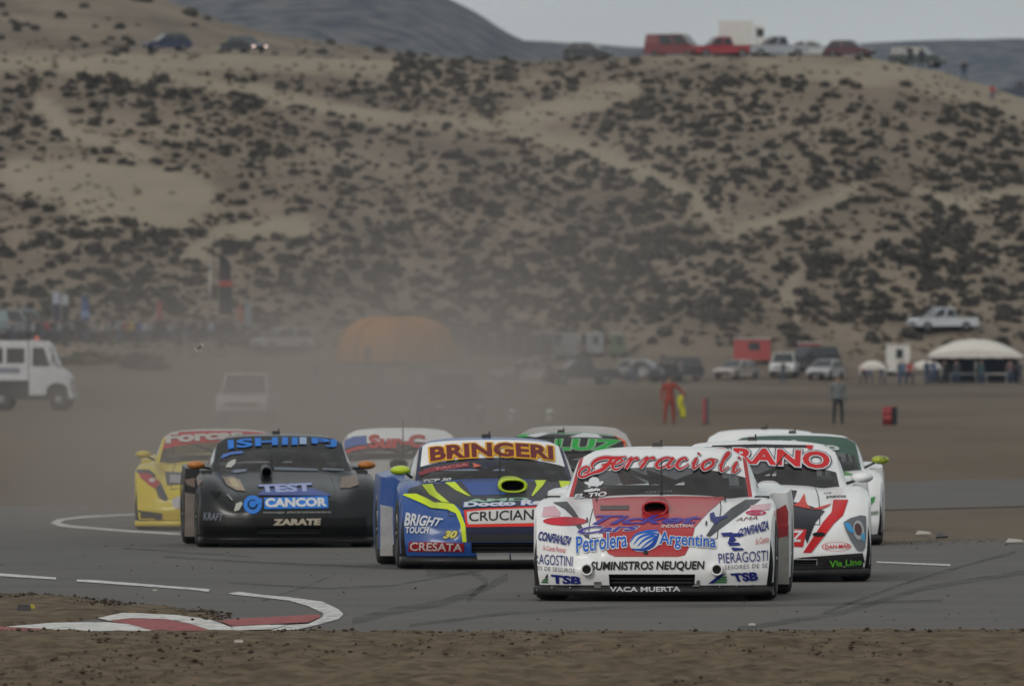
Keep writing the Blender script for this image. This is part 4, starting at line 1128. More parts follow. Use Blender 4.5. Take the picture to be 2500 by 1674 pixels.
# ---------- the green lettered one
c = Car('race_car', 'black race car with green lettered banner behind the blue and white cars', 1382, 141.5, 0.3,
        dict(body=P_BLACK, hood=P_BLACK, strip_mat=P_BLACK, roof=paint('green roof paint', (.02, .16, .05)), pillar=paint('orange pillar paint', (.55, .13, .04)), mirror=(vinyl(200, 70, 40), .93, .93), scoop=(0, .7, .79, .11, .06, M_BLK), aerial=(-.06, 1.36, .42, -.04), hatch=-.06), zoom=(1200, 1020, .25619))
GRN = vinyl(36, 160, 66)
c.poly([(190, 205), (1230, 212), (1240, 330), (190, 330)], vinyl(40, 44, 44), 1.3, 'dark_strip')
c.text('LUZ', (590, 206), (1240, 216), (1244, 322), (590, 316), GRN, 3, .05, .1, 6, 1.06, outline=vinyl(190, 200, 190), ow=.025)
c.poly([(320, 172), (480, 140), (560, 150), (420, 188)], W_, 1.5, 'white_roof_stripe', (8, 1.5)); c.poly([(740, 185), (880, 145), (1000, 155), (1060, 192)], W_, 1.5, 'white_roof_stripe', (8, 1.5))
c.poly([(250, 168), (340, 150), (360, 180), (260, 190)], GRN, 1.5, 'green_roof_stripe', (8, 1.5))
c.poly([(1165, 172), (1210, 160), (1300, 245), (1270, 245)], vinyl(226, 90, 56), 2, 'orange_stripe')
c.poly([(60, 185), (120, 158), (190, 158), (210, 186)], vinyl(226, 100, 66), 2, 'orange_stripe')
c.poly([(380, 186), (600, 150), (720, 186)], vinyl(60, 62, 66), 1.3, 'dark_roof_panel', (8, 1.5))
c.poly([(1290, 180), (1310, 195), (1330, 250), (1310, 245)], vinyl(190, 180, 60), 2, 'yellow_stripe')

# ---------- white, black and red at the right
c = Car('race_car', 'white race car with black and red stripes behind the leader at right', 1858, 109.1, 0.5,
        dict(body=P_WHITE, hood=P_WHITE, strip_mat=P_WHITE, strip=.52, roof=P_WHITE, scoop=(.08, .82, .80, .125, .066, P_WHITE), aerial=(.05, 1.36, .28, .19), hatch=-.05, mirror=(P_WHITE, .915, .93), intake=(.5, .14, .20)), zoom=(1650, 1030, .25619))
BK = vinyl(44, 44, 52)
c.poly([(350, 226), (760, 214), (1240, 222), (1300, 245), (800, 243), (330, 252)], BK, 1.5, 'black_roof_panel', (8, 1.5))
c.poly([(1228, 224), (1310, 226), (1300, 262), (1264, 262)], RED, 2.2, 'red_roof_mark', (6, 1.5))
c.text('SERRANO', (20, 262), (1472, 296), (1462, 462), (10, 402), vinyl(200, 34, 38), 3.4, .04, 0, 22, 1.04, outline=[(vinyl(36, 38, 56), .07), (W_, .045)])
c.poly([(1060, 648), (1155, 654), (1118, 760), (1280, 800), (1420, 850), (1330, 960), (1252, 1160), (1232, 1110), (1240, 1022), (900, 1010), (880, 800)], BK, 1.2, 'black_bonnet_panel', (8, 2.5))
c.poly([(1224, 682), (1240, 770), (1290, 835), (1120, 800), (1180, 760)], vinyl(206, 58, 46), 2.2, 'red_dart', (6, 2))
c.poly([(1290, 835), (1480, 780), (1460, 800), (1380, 838)], vinyl(206, 58, 46), 2.2, 'red_dart', (6, 2))
c.poly([(1500, 745), (1642, 742), (1592, 890), (1504, 970), (1400, 1110), (1290, 1249), (1212, 1249), (1310, 1100), (1400, 960), (1484, 860)], RED, 2, 'red_stripe', (6, 3))
c.text('JAKOS', (1428, 708), (1622, 704), (1618, 726), (1424, 730), K_, 3, .05)
c.poly([(1406, 680), (1496, 676), (1470, 684), (1410, 686)], K_, 3, 'bonnet_slot')
c.poly([(960, 1025), (1246, 1030), (1210, 1196), (960, 1180)], RED, 2.4, 'red_plate')
c.text('Z', (1110, 1040), (1220, 1042), (1200, 1150), (1095, 1150), W_, 3.2, .03, .1)
c.oval(1364, 1078, 62, 22, M_VOID, 3, 'tow_eye_hole')
c.oval(1530, 1190, 140, 44, RED, 2, 'oval_badge', hole=.94)
c.text('DAN-MAR', (1422, 1178), (1660, 1168), (1656, 1206), (1424, 1216), RED, 3, .02)
c.poly([(1595, 960), (1660, 920), (1760, 892), (1812, 900), (1816, 1060), (1806, 1200), (1780, 1238), (1730, 1230), (1670, 1140), (1620, 1040)], vinyl(110, 114, 120), 2, 'shield_badge', (6, 4))
c.oval(1742, 1035, 50, 92, vinyl(176, 178, 182), 2.6, 'shield_badge', rot=-.1)
c.oval(1738, 1030, 34, 60, vinyl(92, 66, 66), 3.1, 'shield_badge', rot=-.2)
c.poly([(1600, 965), (1660, 975), (1700, 1050), (1690, 1070), (1640, 1040)], vinyl(70, 156, 214), 3.2, 'shield_badge')
c.poly([(1760, 1080), (1806, 1060), (1800, 1150), (1770, 1130)], vinyl(90, 160, 200), 3.2, 'shield_badge')
c.zoom = (1250, 1060, .40564)
c.poly([(1690, 752), (1760, 742), (2110, 716), (2130, 800), (1750, 812), (1690, 812)], M_BLK, 1.6, 'dark_bumper_panel')
c.text('Via Line', (1910, 766), (2106, 752), (2106, 792), (1910, 804), vinyl(96, 176, 60), 3, .03)
c.poly([(1792, 768), (1876, 764), (1876, 796), (1792, 800)], vinyl(50, 50, 54), 2.2, 'bumper_lamp')

# ---------- green and white behind it
c = Car('race_car', 'white race car with dark green banner and lime mirrors at the far right', 1940, 137, 1.2,
        dict(body=P_WHITE, hood=P_WHITE, strip_mat=P_DGREEN, roof=P_WHITE, pillar=P_DGREEN, mirror=(mat('black and lime mirror', (.42, .48, .03), .4, var=.49, scale=14, col2=(.02, .02, .02)), .95, .97), scoop=(0, .7, .79, .11, .06, M_BLK), hatch=-.02), zoom=(1650, 1030, .25619))
c.text('InyectAgro', (440, 176), (1560, 220), (1560, 300), (440, 230), vinyl(196, 200, 200), 3, .04, 0, 26)
c.poly([(1530, 430), (1600, 470), (1690, 500), (1670, 560), (1610, 650), (1570, 560)], vinyl(84, 140, 78), 2, 'green_patch')
c.poly([(1760, 700), (1830, 690), (1830, 800), (1780, 780)], vinyl(84, 150, 80), 2, 'green_patch')
c.poly([(1840, 860), (1930, 850), (1930, 880), (1850, 890)], vinyl(140, 150, 140), 2, 'grey_patch')
c.poly([(1640, 670), (1740, 668), (1720, 730), (1670, 730)], GREY, 2, 'grey_patch')
c.poly([(1815, 740), (1900, 710), (1890, 760), (1830, 830)], vinyl(70, 150, 80), 2, 'green_patch')
c.poly([(1740, 560), (1840, 540), (1800, 640)], vinyl(96, 108, 112), 2, 'grey_patch')

# ---------- two more roofs at the back of the pack
c = Car('race_car', 'dust veiled pale race car, only its roof above the green lettered car', 1402, 160, 0.0, dict(body=P_GREYW, strip_mat=P_GREYW, roof=P_GREYW, aerial=(.0, 1.36, .3, 0)))
c = Car('race_car', 'white race car whose roof shows behind the dark green banner', 1876, 151, 0.0, dict(body=P_WHITE, strip_mat=P_WHITE, roof=P_WHITE, hatch=.0))

# ------------------------------------------------------------------ everyday vehicles
def inset(q, m, off):
    q = [Vector(p) for p in q]; c = sum(q, Vector()) / 4
    n = (q[1] - q[0]).cross(q[2] - q[0]).normalized()
    if n.dot(c - Vector((0, c.y if abs(n.y) < .5 else 2.4, .9))) < 0: n = -n
    out = []
    for p in q:
        d = (c - p); out.append(p + d * min(.45, m / max(d.length, .01)) + n * off)
    return out
KIND = {  # length, half width, body outline, cabin (y base front, rear, y top front, rear, z base, z top, half top), wheels, wheel radius, side panes
    'hatchback': (4.0, .86, [(0, .32), (0, .62), (.12, .74), (.95, .90), (3.85, .96), (4.0, .8), (4.0, .32)], (.95, 3.95, 1.75, 3.45, .90, 1.46, .62), (.75, 3.25), .31, 2),
    'sedan': (4.5, .87, [(0, .32), (0, .60), (.12, .72), (1.1, .88), (3.6, .92), (4.4, .90), (4.5, .8), (4.5, .32)], (1.05, 3.95, 1.85, 3.25, .87, 1.42, .62), (.8, 3.5), .31, 2),
    'pickup': (5.1, .92, [(0, .42), (0, .80), (.15, 1.0), (1.25, 1.10), (5.1, 1.10), (5.1, .45)], (1.25, 3.35, 1.95, 3.15, 1.08, 1.78, .72), (.9, 4.1), .38, 2),
    'suv': (4.6, .92, [(0, .42), (0, .82), (.15, .98), (1.1, 1.08), (4.55, 1.10), (4.6, .45)], (1.1, 4.5, 1.75, 4.3, 1.07, 1.78, .72), (.85, 3.75), .37, 2),
    'van': (4.9, .95, [(0, .38), (0, .80), (.15, .95), (.75, 1.15), (4.85, 1.15), (4.9, .38)], (.75, 4.87, 1.55, 4.75, 1.13, 2.0, .82), (.9, 3.9), .33, 2)}
def vehicle(kind, name, label, cat, loc, yaw, col, group=None, lamps=False, mtl=None, glasscol=None):
    Lg, hw, outl, cb, wh, wr, np_ = KIND[kind]
    root = empty(name, loc, -R(yaw)); tag(root, label, cat, group)
    pm = mtl or mat('vehicle paint %.2f %.2f %.2f' % col, col, .4, 0, .4, .06, 3)
    n = len(outl)
    mb = MB()
    # body: three cross slices so the flanks are rounded
    sl_ = [(-hw + .05, .06), (-hw, 0), (hw, 0), (hw - .05, .06)]
    vs = []
    cy, cz = Lg / 2, .65
    for x, ins in sl_:
        for y, z in outl: vs.append((x, y + (ins if y < cy else -ins) * .8, z + (ins if z < cz else -ins * .6)))
    fs = [(r_ * n + k, r_ * n + (k + 1) % n, (r_ + 1) * n + (k + 1) % n, (r_ + 1) * n + k) for r_ in range(3) for k in range(n)]
    fs += [tuple(range(n))[::-1], tuple(range(3 * n, 4 * n))]
    mb.add(vs, fs).build('body', pm, root)
    y0, y1, y2, y3, z0, z1, tw = cb; bw = hw - .05
    q = {k: v for k, v in zip('abcdefgh', [(-bw, y0, z0), (bw, y0, z0), (bw, y1, z0), (-bw, y1, z0), (-tw, y2, z1), (tw, y2, z1), (tw, y3, z1), (-tw, y3, z1)])}
    MB().add([q[k] for k in 'abcdefgh'], [(3, 2, 1, 0), (0, 1, 5, 4), (2, 3, 7, 6), (1, 2, 6, 5), (3, 0, 4, 7), (4, 5, 6, 7)]).box((-tw + .05, y2 + .08, z1), (tw - .05, y3 - .08, z1 + .035), 0, .03).build('cabin', pm, root)
    def pane(nm, p, m=.07):
        v = inset(p, m, .012); v2 = inset(p, m, -.01)
        mk(nm, v + v2, [(0, 1, 2, 3), (7, 6, 5, 4), (0, 4, 5, 1), (1, 5, 6, 2), (2, 6, 7, 3), (3, 7, 4, 0)], M_DWIN, root, fix=True)
    pane('windscreen', [q['a'], q['b'], q['f'], q['e']]); pane('rear_window', [q['c'], q['d'], q['h'], q['g']])
    lp = lambda a, b, t: tuple(a[k] + (b[k] - a[k]) * t for k in range(3))
    cuts = [0, .52, 1] if kind != 'van' else [0, .34, .68]
    for lo, hi, lo2, hi2 in (('b', 'c', 'f', 'g'), ('a', 'd', 'e', 'h')):
        for k in range(2):
            pane('side_window', [lp(q[lo], q[hi], cuts[k]), lp(q[lo], q[hi], cuts[k + 1]), lp(q[lo2], q[hi2], cuts[k + 1]), lp(q[lo2], q[hi2], cuts[k])], .09)
    for yy in wh:
        for sg in (-1, 1):
            w_ = empty('wheel', (sg * (hw - .09), yy, wr), 0, root)
            MB().lathe([(.0, -.1), (wr * .8, -.11), (wr, -.07), (wr, .07), (wr * .8, .11), (wr * .6, .11)], 18).build('tyre', M_RUB, w_, True)
            MB().lathe([(wr * .6, .09 * sg), (wr * .2, .115 * sg), (0, .115 * sg)], 14).build('hubcap', M_RIM, w_)
    hm = mat('lit headlamp', (1.0, .72, .6), .3, emit=7.0) if lamps else mat('headlamp glass', (.5, .5, .5), .15, coat=.4)
    zl = outl[1][1] - .03
    for sg in (-1, 1):
        MB().box((sg * (hw - .22) - .14, -.015, zl - .13), (sg * (hw - .22) + .14, .08, zl + .02), 0, .02).build('headlight', hm, root)
        MB().box((sg * (hw - .16) - .09, Lg - .09, zl - .1), (sg * (hw - .16) + .09, Lg + .012, zl + .1), 0, .01).build('tail_light', mat('tail lamp', (.25, .01, .01), .3), root)
        MB().lathe([(0, -.07), (.06, -.06), (.08, .02), (0, .03)], 8, 'y', (sg * (hw + .08), y0 + .35, z0 + .1)).build('mirror', M_BLK, root)
    MB().box((-hw + .1, -.05, .34), (hw - .1, .06, .50), 0, .02).build('bumper', M_BLK, root)
    MB().box((-hw + .35, -.02, zl - .14), (hw - .35, .03, zl), 0, .01).build('grille', M_BLK, root)
    return root
def veh(kind, name, label, cat, px, d, yaw, col, group=None, z=None, **k):
    """px = where the middle of the vehicle stands in the photo"""
    Lg = KIND[kind][0]; p = at(px, d, z)
    a = -R(yaw); off = Vector((-math.sin(a) * Lg / 2, math.cos(a) * Lg / 2, 0))
    l = p - off
    return vehicle(kind, name, label, cat, (l.x, l.y, p.z - .02), yaw, col, group, **k)

WHT = (.62, .62, .62)
TOPG = 'vehicles parked along the top of the hill'
veh('hatchback', 'parked_car', 'dark blue hatchback on the road at the upper left', 'car', 408, 1062, 72, (.018, .028, .075), TOPG)
veh('sedan', 'parked_car', 'dark sedan with both headlights lit at the upper left', 'car', 596, 1062, -38, (.05, .055, .06), TOPG, lamps=True)
veh('hatchback', 'parked_car', 'black hatchback leftmost on the skyline, left of the red van', 'car', 1438, 1034, -72, (.022, .024, .03), TOPG)
veh('van', 'parked_van', 'dark red van on the skyline beside the white box truck', 'van', 1648, 1032, -68, (.16, .018, .024), TOPG)
veh('pickup', 'parked_pickup', 'bright red pickup in front of the white box truck on the skyline', 'pickup', 1762, 1030, 74, (.32, .02, .03), TOPG)
veh('pickup', 'parked_pickup', 'silver grey pickup just right of the white box truck on the skyline', 'pickup', 1898, 1031, 78, (.34, .36, .40), TOPG)
veh('sedan', 'parked_car', 'pale silver car behind the silver pickup on the skyline', 'car', 1980, 1036, -76, (.5, .52, .55), TOPG)
veh('hatchback', 'parked_car', 'maroon hatchback on the skyline right of the pale cars', 'car', 2076, 1032, -70, (.085, .02, .03), TOPG)
veh('suv', 'parked_car', 'dark green estate behind two standing people on the skyline', 'car', 2240, 1034, -72, (.03, .045, .04), TOPG)
veh('pickup', 'parked_car', 'dark blue car cut off by the right edge of the view on the crest', 'car', 2502, 1018, -84, (.03, .045, .075), TOPG)
# white box truck
p = at(1822, 1036)
rt = empty('box_truck', (p.x, p.y, p.z), 0); rt.scale = (1.0, 1.0, 1.22); tag(rt, 'white box truck standing tallest among the vehicles on the skyline', 'truck', TOPG)
bt = mat('white truck paint', (.66, .64, .62), .5)
MB().box((-2.3, -1.0, .75), (.55, 1.0, 2.55)).build('cargo_box', bt, rt)
MB().prism([(-1.0, .6), (1.0, .6), (1.0, 2.2), (.9, 2.3), (-.9, 2.3), (-1.0, 2.2)], .72, 1.5).prism([(-.95, .6), (.95, .6), (.95, 1.3), (-.95, 1.3)], 1.5, 2.2).build('cab', bt, rt)
MB().box((.85, -1.02, 1.45), (1.45, 1.02, 2.0)).build('side_window', M_DWIN, rt)
MB().box((-2.2, -.8, .45), (2.1, .8, .72)).build('chassis', M_BLK, rt)
for xx in (-1.4, 1.65):
    for sg in (-1, 1): MB().lathe([(0, -.13), (.36, -.13), (.42, -.06), (.42, .06), (.36, .13), (0, .13)], 18, 'y', (xx, sg * .85, .42)).build('wheel', M_RUB, rt, True)
MB().box((2.18, -.95, .5), (2.3, .95, .75)).build('bumper', M_BLK, rt)

# near the paddock and in the dust
veh('pickup', 'parked_pickup', 'white pickup standing on the slope above the big white tent', 'pickup', 2302, on_ground(2302, 812, 860).y, 68, (.55, .58, .62))
veh('pickup', 'pickup', 'pale white pickup facing the camera, veiled by dust at left', 'pickup', 603, 441, 3, WHT)
veh('pickup', 'pickup', 'dark pickup lost in the dust cloud in the middle', 'pickup', 1098, 428, -8, (.03, .03, .035))
veh('suv', 'parked_car', 'white four by four facing us between the red booth and the tents', 'car', 1915, 905, 6, WHT)
veh('sedan', 'parked_car', 'beige saloon parked in front of the red booth', 'car', 1800, 902, 30, (.42, .36, .33))
veh('hatchback', 'parked_car', 'pale grey hatchback left of the tent with the small white awning', 'car', 2016, 902, 20, (.40, .40, .41))
veh('van', 'parked_van', 'white van at the foot of the hill in the middle of the paddock', 'van', 1330, on_ground(1330, 880, 860).y, 78, (.20, .20, .21))
veh('van', 'parked_van', 'teal grey van behind the spectators at the far left', 'van', 60, on_ground(60, 822, 860).y, -80, (.16, .22, .24))
veh('suv', 'parked_car', 'pale car in the dust right of the tall dark banner', 'car', 690, on_ground(690, 862, 860).y, 60, (.42, .43, .43))
veh('pickup', 'parked_car', 'grey pickup in the dust right of the orange inflatable', 'pickup', 1290, 882, 75, (.35, .35, .35))
veh('suv', 'parked_car', 'dark car parked behind the red marshal in the right paddock', 'car', 1648, 898, 40, (.035, .035, .04))
veh('hatchback', 'parked_car', 'pale hatchback left of the dark car in the right paddock', 'car', 1572, 902, -70, (.30, .30, .31))
veh('pickup', 'parked_pickup', 'dark pickup at the right end of the barrier in the dust', 'pickup', 1420, 866, 75, (.04, .042, .045))
veh('suv', 'parked_car', 'dark estate beside the smaller dull red booth', 'car', 1978, 912, 50, (.05, .04, .045))
# crew cab truck at the left edge
p = at(150, 540)
tr = empty('crew_truck', (p.x, p.y, p.z), -R(-86)); tr.scale = (1.02, 1.08, 1.10); tag(tr, 'white crew cab truck with orange beacon cut by the left edge', 'truck')
tw = mat('white crew truck paint', (.60, .61, .64), .45, 0, .3)
cabp = [(-.44, .55), (-.46, 1.05), (-.40, 1.36), (-.18, 1.60), (.12, 1.75), (.42, 2.62), (.6, 2.78), (1.22, 2.82), (1.22, .62), (.55, .62), (.47, .95), (.25, 1.10), (-.12, 1.10), (-.34, .95), (-.39, .55)]
MB().prism(cabp, -.98, .98).build('cab', tw, tr)
MB().box((-1.0, 1.25, 1.22), (1.0, 6.2, 2.80), 0, .02).build('crew_box', tw, tr)
for sg in (-1, 1):
    x = sg * .985
    mk('side_window', [(x, .38, 1.78), (x, 1.08, 1.78), (x, 1.08, 2.52), (x, .62, 2.52), (x * 1.012, .38, 1.78), (x * 1.012, 1.08, 1.78), (x * 1.012, 1.08, 2.52), (x * 1.012, .62, 2.52)], [(0, 1, 2, 3), (7, 6, 5, 4), (0, 4, 5, 1), (1, 5, 6, 2), (2, 6, 7, 3), (3, 7, 4, 0)], M_DWIN, tr, fix=True)
    for y_ in (1.42, 2.3, 3.2, 4.1, 5.0):
        MB().box((sg * 1.0 - .012, y_, 1.9), (sg * 1.0 + .012, y_ + .72, 2.5)).build('crew_window', M_DWIN, tr)
    MB().box((sg * 1.0 - .01, 1.6, 1.5), (sg * 1.0 + .014, 2.9, 1.72)).build('blue_lettering_panel', vinyl(120, 124, 140), tr)
    MB().box((sg * .985 - .012, .52, .7), (sg * .985 + .012, 1.18, 1.72)).build('door', tw, tr)
    for y_ in (0.0, 2.35):
        w_ = empty('wheel', (sg * .86, y_, .42), 0, tr)
        MB().lathe([(0, -.13), (.34, -.14), (.42, -.09), (.42, .09), (.34, .14), (.2, .14)], 20).build('tyre', M_RUB, w_, True)
        MB().lathe([(.21, .12 * sg), (.1, .15 * sg), (0, .15 * sg)], 14).build('hub', M_RIM, w_)
    MB().box((sg * .7 - .14, -.49, .95), (sg * .7 + .14, -.41, 1.18), 0, .02).build('headlight', mat('headlamp glass', (.5, .5, .5), .15, coat=.4), tr)
    MB().tube([(sg * 1.0, .35, 1.9), (sg * 1.18, .25, 1.95), (sg * 1.18, .25, 2.3)], .025).build('mirror', M_BLK, tr)
mk('windscreen', [(-.85, .07, 1.8), (.85, .07, 1.8), (.8, .36, 2.56), (-.8, .36, 2.56), (-.85, .14, 1.8), (.85, .14, 1.8), (.8, .42, 2.56), (-.8, .42, 2.56)], [(0, 1, 2, 3), (7, 6, 5, 4), (0, 4, 5, 1), (1, 5, 6, 2), (2, 6, 7, 3), (3, 7, 4, 0)], M_DWIN, tr, fix=True)
MB().box((-.82, -.45, .45), (.82, 6.1, 1.2)).build('chassis', M_BLK, tr)
MB().box((-.98, -.54, .5), (.98, -.42, .78), 0, .02).build('bumper', tw, tr)
MB().box((-.12, .9, 2.82), (.12, 1.1, 2.98), 0, .03).build('beacon', mat('orange beacon', (.6, .09, .02), .3), tr)

# ------------------------------------------------------------------ people
SK_ = {}
M_SHIRT = tinted('shirt cloth'); M_SKIN = mat('skin', (.28, .17, .12), .6); M_HAIR = mat('dark hair', (.02, .016, .012), .7)
M_TRD = mat('dark trousers', (.03, .032, .04), .9); M_TRJ = mat('denim trousers', (.06, .08, .13), .9); M_SHOE = mat('shoes', (.02, .02, .02), .7)
def person_mesh(key, joints, rad, edges, mats, level=1):
    me = bpy.data.meshes.new('p'); me.from_pydata(joints, edges, [])
    o = bpy.data.objects.new('p', me); C.objects.link(o)
    sk = o.modifiers.new('s', 'SKIN'); sk.use_smooth_shade = True
    sb = o.modifiers.new('b', 'SUBSURF'); sb.levels = level; sb.render_levels = level
    for i_, v in enumerate(me.skin_vertices[0].data):
        v.radius = rad[i_]; v.use_root = (i_ == 0)
    dg = bpy.context.evaluated_depsgraph_get()
    m2 = bpy.data.meshes.new_from_object(o.evaluated_get(dg))
    bpy.data.objects.remove(o); bpy.data.meshes.remove(me)
    m2.name = 'person'; m2.materials.clear()
    for m in mats: m2.materials.append(m)
    for p in m2.polygons:
        c = p.center; hand = c.z < 1.12 and abs(c.x) > .30 and c.z > .6
        p.material_index = 3 if c.z < .09 else 1 if (c.z < .93 and not hand and abs(c.x) < .30) else 2 if (hand and c.z < .86) or (c.z > 1.46 and not (c.z > 1.66 or c.y > .05)) else 4 if c.z > 1.46 and (c.z > 1.66 or c.y > .05) else 0
        p.use_smooth = True
    return m2
def pose(arm, stride=.10, hands=None):
    hx = .2; A = arm
    J = [(0, 0, .96), (0, 0, 1.18), (0, 0, 1.40), (0, -.01, 1.50), (0, -.02, 1.60), (0, -.02, 1.70)]
    Rr = [(.15, .11), (.145, .10), (.17, .11), (.055, .055), (.085, .10), (.075, .09)]
    E = [(0, 1), (1, 2), (2, 3), (3, 4), (4, 5)]
    for sg in (-1, 1):
        b = len(J)
        el, wr_, ha = A[0 if sg < 0 else 1]
        J += [(sg * .20, 0, 1.39), (sg * el[0], el[1], el[2]), (sg * wr_[0], wr_[1], wr_[2]), (sg * ha[0], ha[1], ha[2])]
        Rr += [(.07, .07), (.05, .05), (.038, .038), (.042, .03)]
        E += [(2, b), (b, b + 1), (b + 1, b + 2), (b + 2, b + 3)]
        b = len(J)
        J += [(sg * .10, 0, .86), (sg * (.10 + stride * .4), -.02 + sg * stride * .2, .48), (sg * (.10 + stride * .6), .02 + sg * stride * .3, .07), (sg * (.11 + stride * .6), -.13 + sg * stride * .3, .04)]
        Rr += [(.10, .10), (.068, .07), (.045, .05), (.045, .03)]
        E += [(0, b), (b, b + 1), (b + 1, b + 2), (b + 2, b + 3)]
    return J, Rr, E
down = ((.27, .03, 1.12), (.29, -.04, .88), (.30, -.06, .80))
akimb = ((.36, .05, 1.14), (.26, -.10, 1.0), (.22, -.12, .98))
up = ((.34, -.04, 1.18), (.28, -.18, 1.40), (.20, -.20, 1.52))
out = ((.40, -.05, 1.20), (.52, -.15, 1.05), (.56, -.18, 1.0))
ALLP = []
for k_, (a, st_) in enumerate((((down, down), .10), ((down, akimb), .16), ((up, down), .12), ((akimb, akimb), .2))):
    J, Rr, E = pose(a, st_)
    for tm in (M_TRD, M_TRJ): ALLP.append(person_mesh(k_, J, Rr, E, [M_SHIRT, tm, M_SKIN, M_SHOE, M_HAIR]))
def person(label, px, d, col, rz=None, group=None, mesh=None, z=None, h=1.0):
    o = link('person', mesh or random.choice(ALLP)); p = at(px, d, z)
    o.location = p; o.rotation_euler = (0, 0, random.uniform(-1.2, 1.2) if rz is None else rz)
    o.scale = (h, h, h); o.color = (*col, 1)
    return tag(o, label, 'person', group)
# the three that stand by the track
person('person in grey jacket and dark trousers standing on the dirt plain', 2046, 432, (.16, .175, .19), rz=.2, mesh=ALLP[0])
J, Rr, E = pose((down, out), .12)
M_OR = mat('red orange overalls', (.27, .05, .035), .8)
mm = person_mesh('m', J, Rr, E, [M_OR, M_OR, M_SKIN, M_SHOE, M_HAIR])
mp_ = person('marshal in red orange overalls holding a yellow flag by the track', 1634, 432, (1, 1, 1), rz=.15, mesh=mm)
q = mp_.location
fl = empty('flag', (q.x + .42, q.y - .28, q.z + .95)); tag(fl, 'yellow flag hanging from the hand of the marshal in red', 'flag')
MB().tube([(.12, .0, .12), (-.12, 0, -.75)], .012, 6).build('flag_stick', M_BLK, fl)
V = []; Fc = []
for a in range(9):
    for b in range(7):
        V.append((-.14 + .20 * b / 6 + .05 * math.sin(a * .9 + b) * .5 + .09 * (1 - a / 8), .05 * math.sin(b * 1.4 + a * .5), -.72 + .80 * a / 8))
for a in range(8):
    for b in range(6): Fc.append((a * 7 + b, a * 7 + b + 1, a * 7 + b + 8, a * 7 + b + 7))
o = mk('flag_cloth', V, Fc, mat('yellow flag cloth', (.56, .54, .05), .8), fl, True); o.modifiers.new('s', 'SOLIDIFY').thickness = .006
# on the skyline
TOPP = 'people standing along the crest'
person('dark figure left of the pair standing on the crest by the dark estate', 2222, 1014, (.02, .02, .025), group=TOPP)
person('right hand one of two dark figures on the crest by the dark estate', 2250, 1014, (.03, .04, .06), group=TOPP)
person('lone dark figure standing on the crest against the blue ridge', 2354, 1012, (.015, .015, .02), group=TOPP, h=1.05)
person('person in red top and blue trousers on the sandy shoulder at right', 2423, 1004, (.45, .04, .06), group=TOPP, h=.8)
person('person standing before the left half of the orange inflatable, dark against it', 897, on_ground(897, 884, 860).y - 5, (.03, .035, .035), rz=0)
# barrels and markers
def barrel(label, px, d, col, h=.9, r=.31):
    p = at(px, d); o = empty('oil_drum', p); tag(o, label, 'barrel')
    MB().lathe([(0, 0), (r, 0), (r, h * .32), (r * 1.05, h * .335), (r, h * .35), (r, h * .64), (r * 1.05, h * .655), (r, h * .67), (r, h), (r * .94, h), (r * .94, h - .03), (0, h - .03)], 24, 'z').build('shell', mat('drum red', (.26, .03, .035), .6), o, True)
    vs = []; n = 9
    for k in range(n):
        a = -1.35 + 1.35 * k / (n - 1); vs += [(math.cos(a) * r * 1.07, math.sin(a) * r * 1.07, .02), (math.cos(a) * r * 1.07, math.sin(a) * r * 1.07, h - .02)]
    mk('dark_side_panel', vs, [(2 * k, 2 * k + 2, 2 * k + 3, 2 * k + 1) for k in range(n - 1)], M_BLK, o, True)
barrel('red drum with dark side standing on the dirt at right', 2172, 428, None, .64, .25)
p = at(1722, 432); o = empty('marker_board', p); tag(o, 'narrow red and grey marker board right of the red marshal', 'marker')
for k, (m_, dx) in enumerate(((mat('marker red', (.33, .05, .05), .7), -.09), (mat('marker slate', (.06, .065, .09), .7), .015))):
    MB().prism([(-.04, .05), (.04, .05), (.03, .92), (-.03, .92)], dx, dx + .10).build('panel', m_, o)
MB().box((-.14, -.16, 0), (.18, .16, .05), 0, .03).build('foot', M_BLK, o)
for px, lab in ((1250, 'left one of two small white posts in the dust'), (1342, 'right one of two small white posts in the dust')):
    p = at(px, 452); o = empty('marker_post', p); tag(o, lab, 'post', 'small white posts beside the track')
    MB().lathe([(0, 0), (.15, 0), (.12, .42), (.07, .5), (0, .5)], 14, 'z').build('post', mat('white post', (.55, .55, .54), .7), o, True)
    MB().lathe([(.125, .26), (.135, .26), (.13, .33), (.12, .33)], 14, 'z').build('band', M_BLK, o, True)
# scrap in the air
o = empty('debris', ((486 - CX) * 150 / F, 150, H + (YH - 848) * 150 / F), 0); tag(o, 'small black and white scrap flying in the dusty air at left', 'debris')
o.rotation_euler = (0, R(-38), .3)
MB().box((-.038, -.02, -.010), (.032, .02, .010), 0, .004).build('dark_strip', M_BLK, o)
MB().box((.026, -.026, -.022), (.066, .026, .020), 0, .006).build('white_end', M_LITT, o); MB().box((-.070, -.024, -.022), (-.034, .024, .018), 0, .006).build('white_end', M_LITT, o)

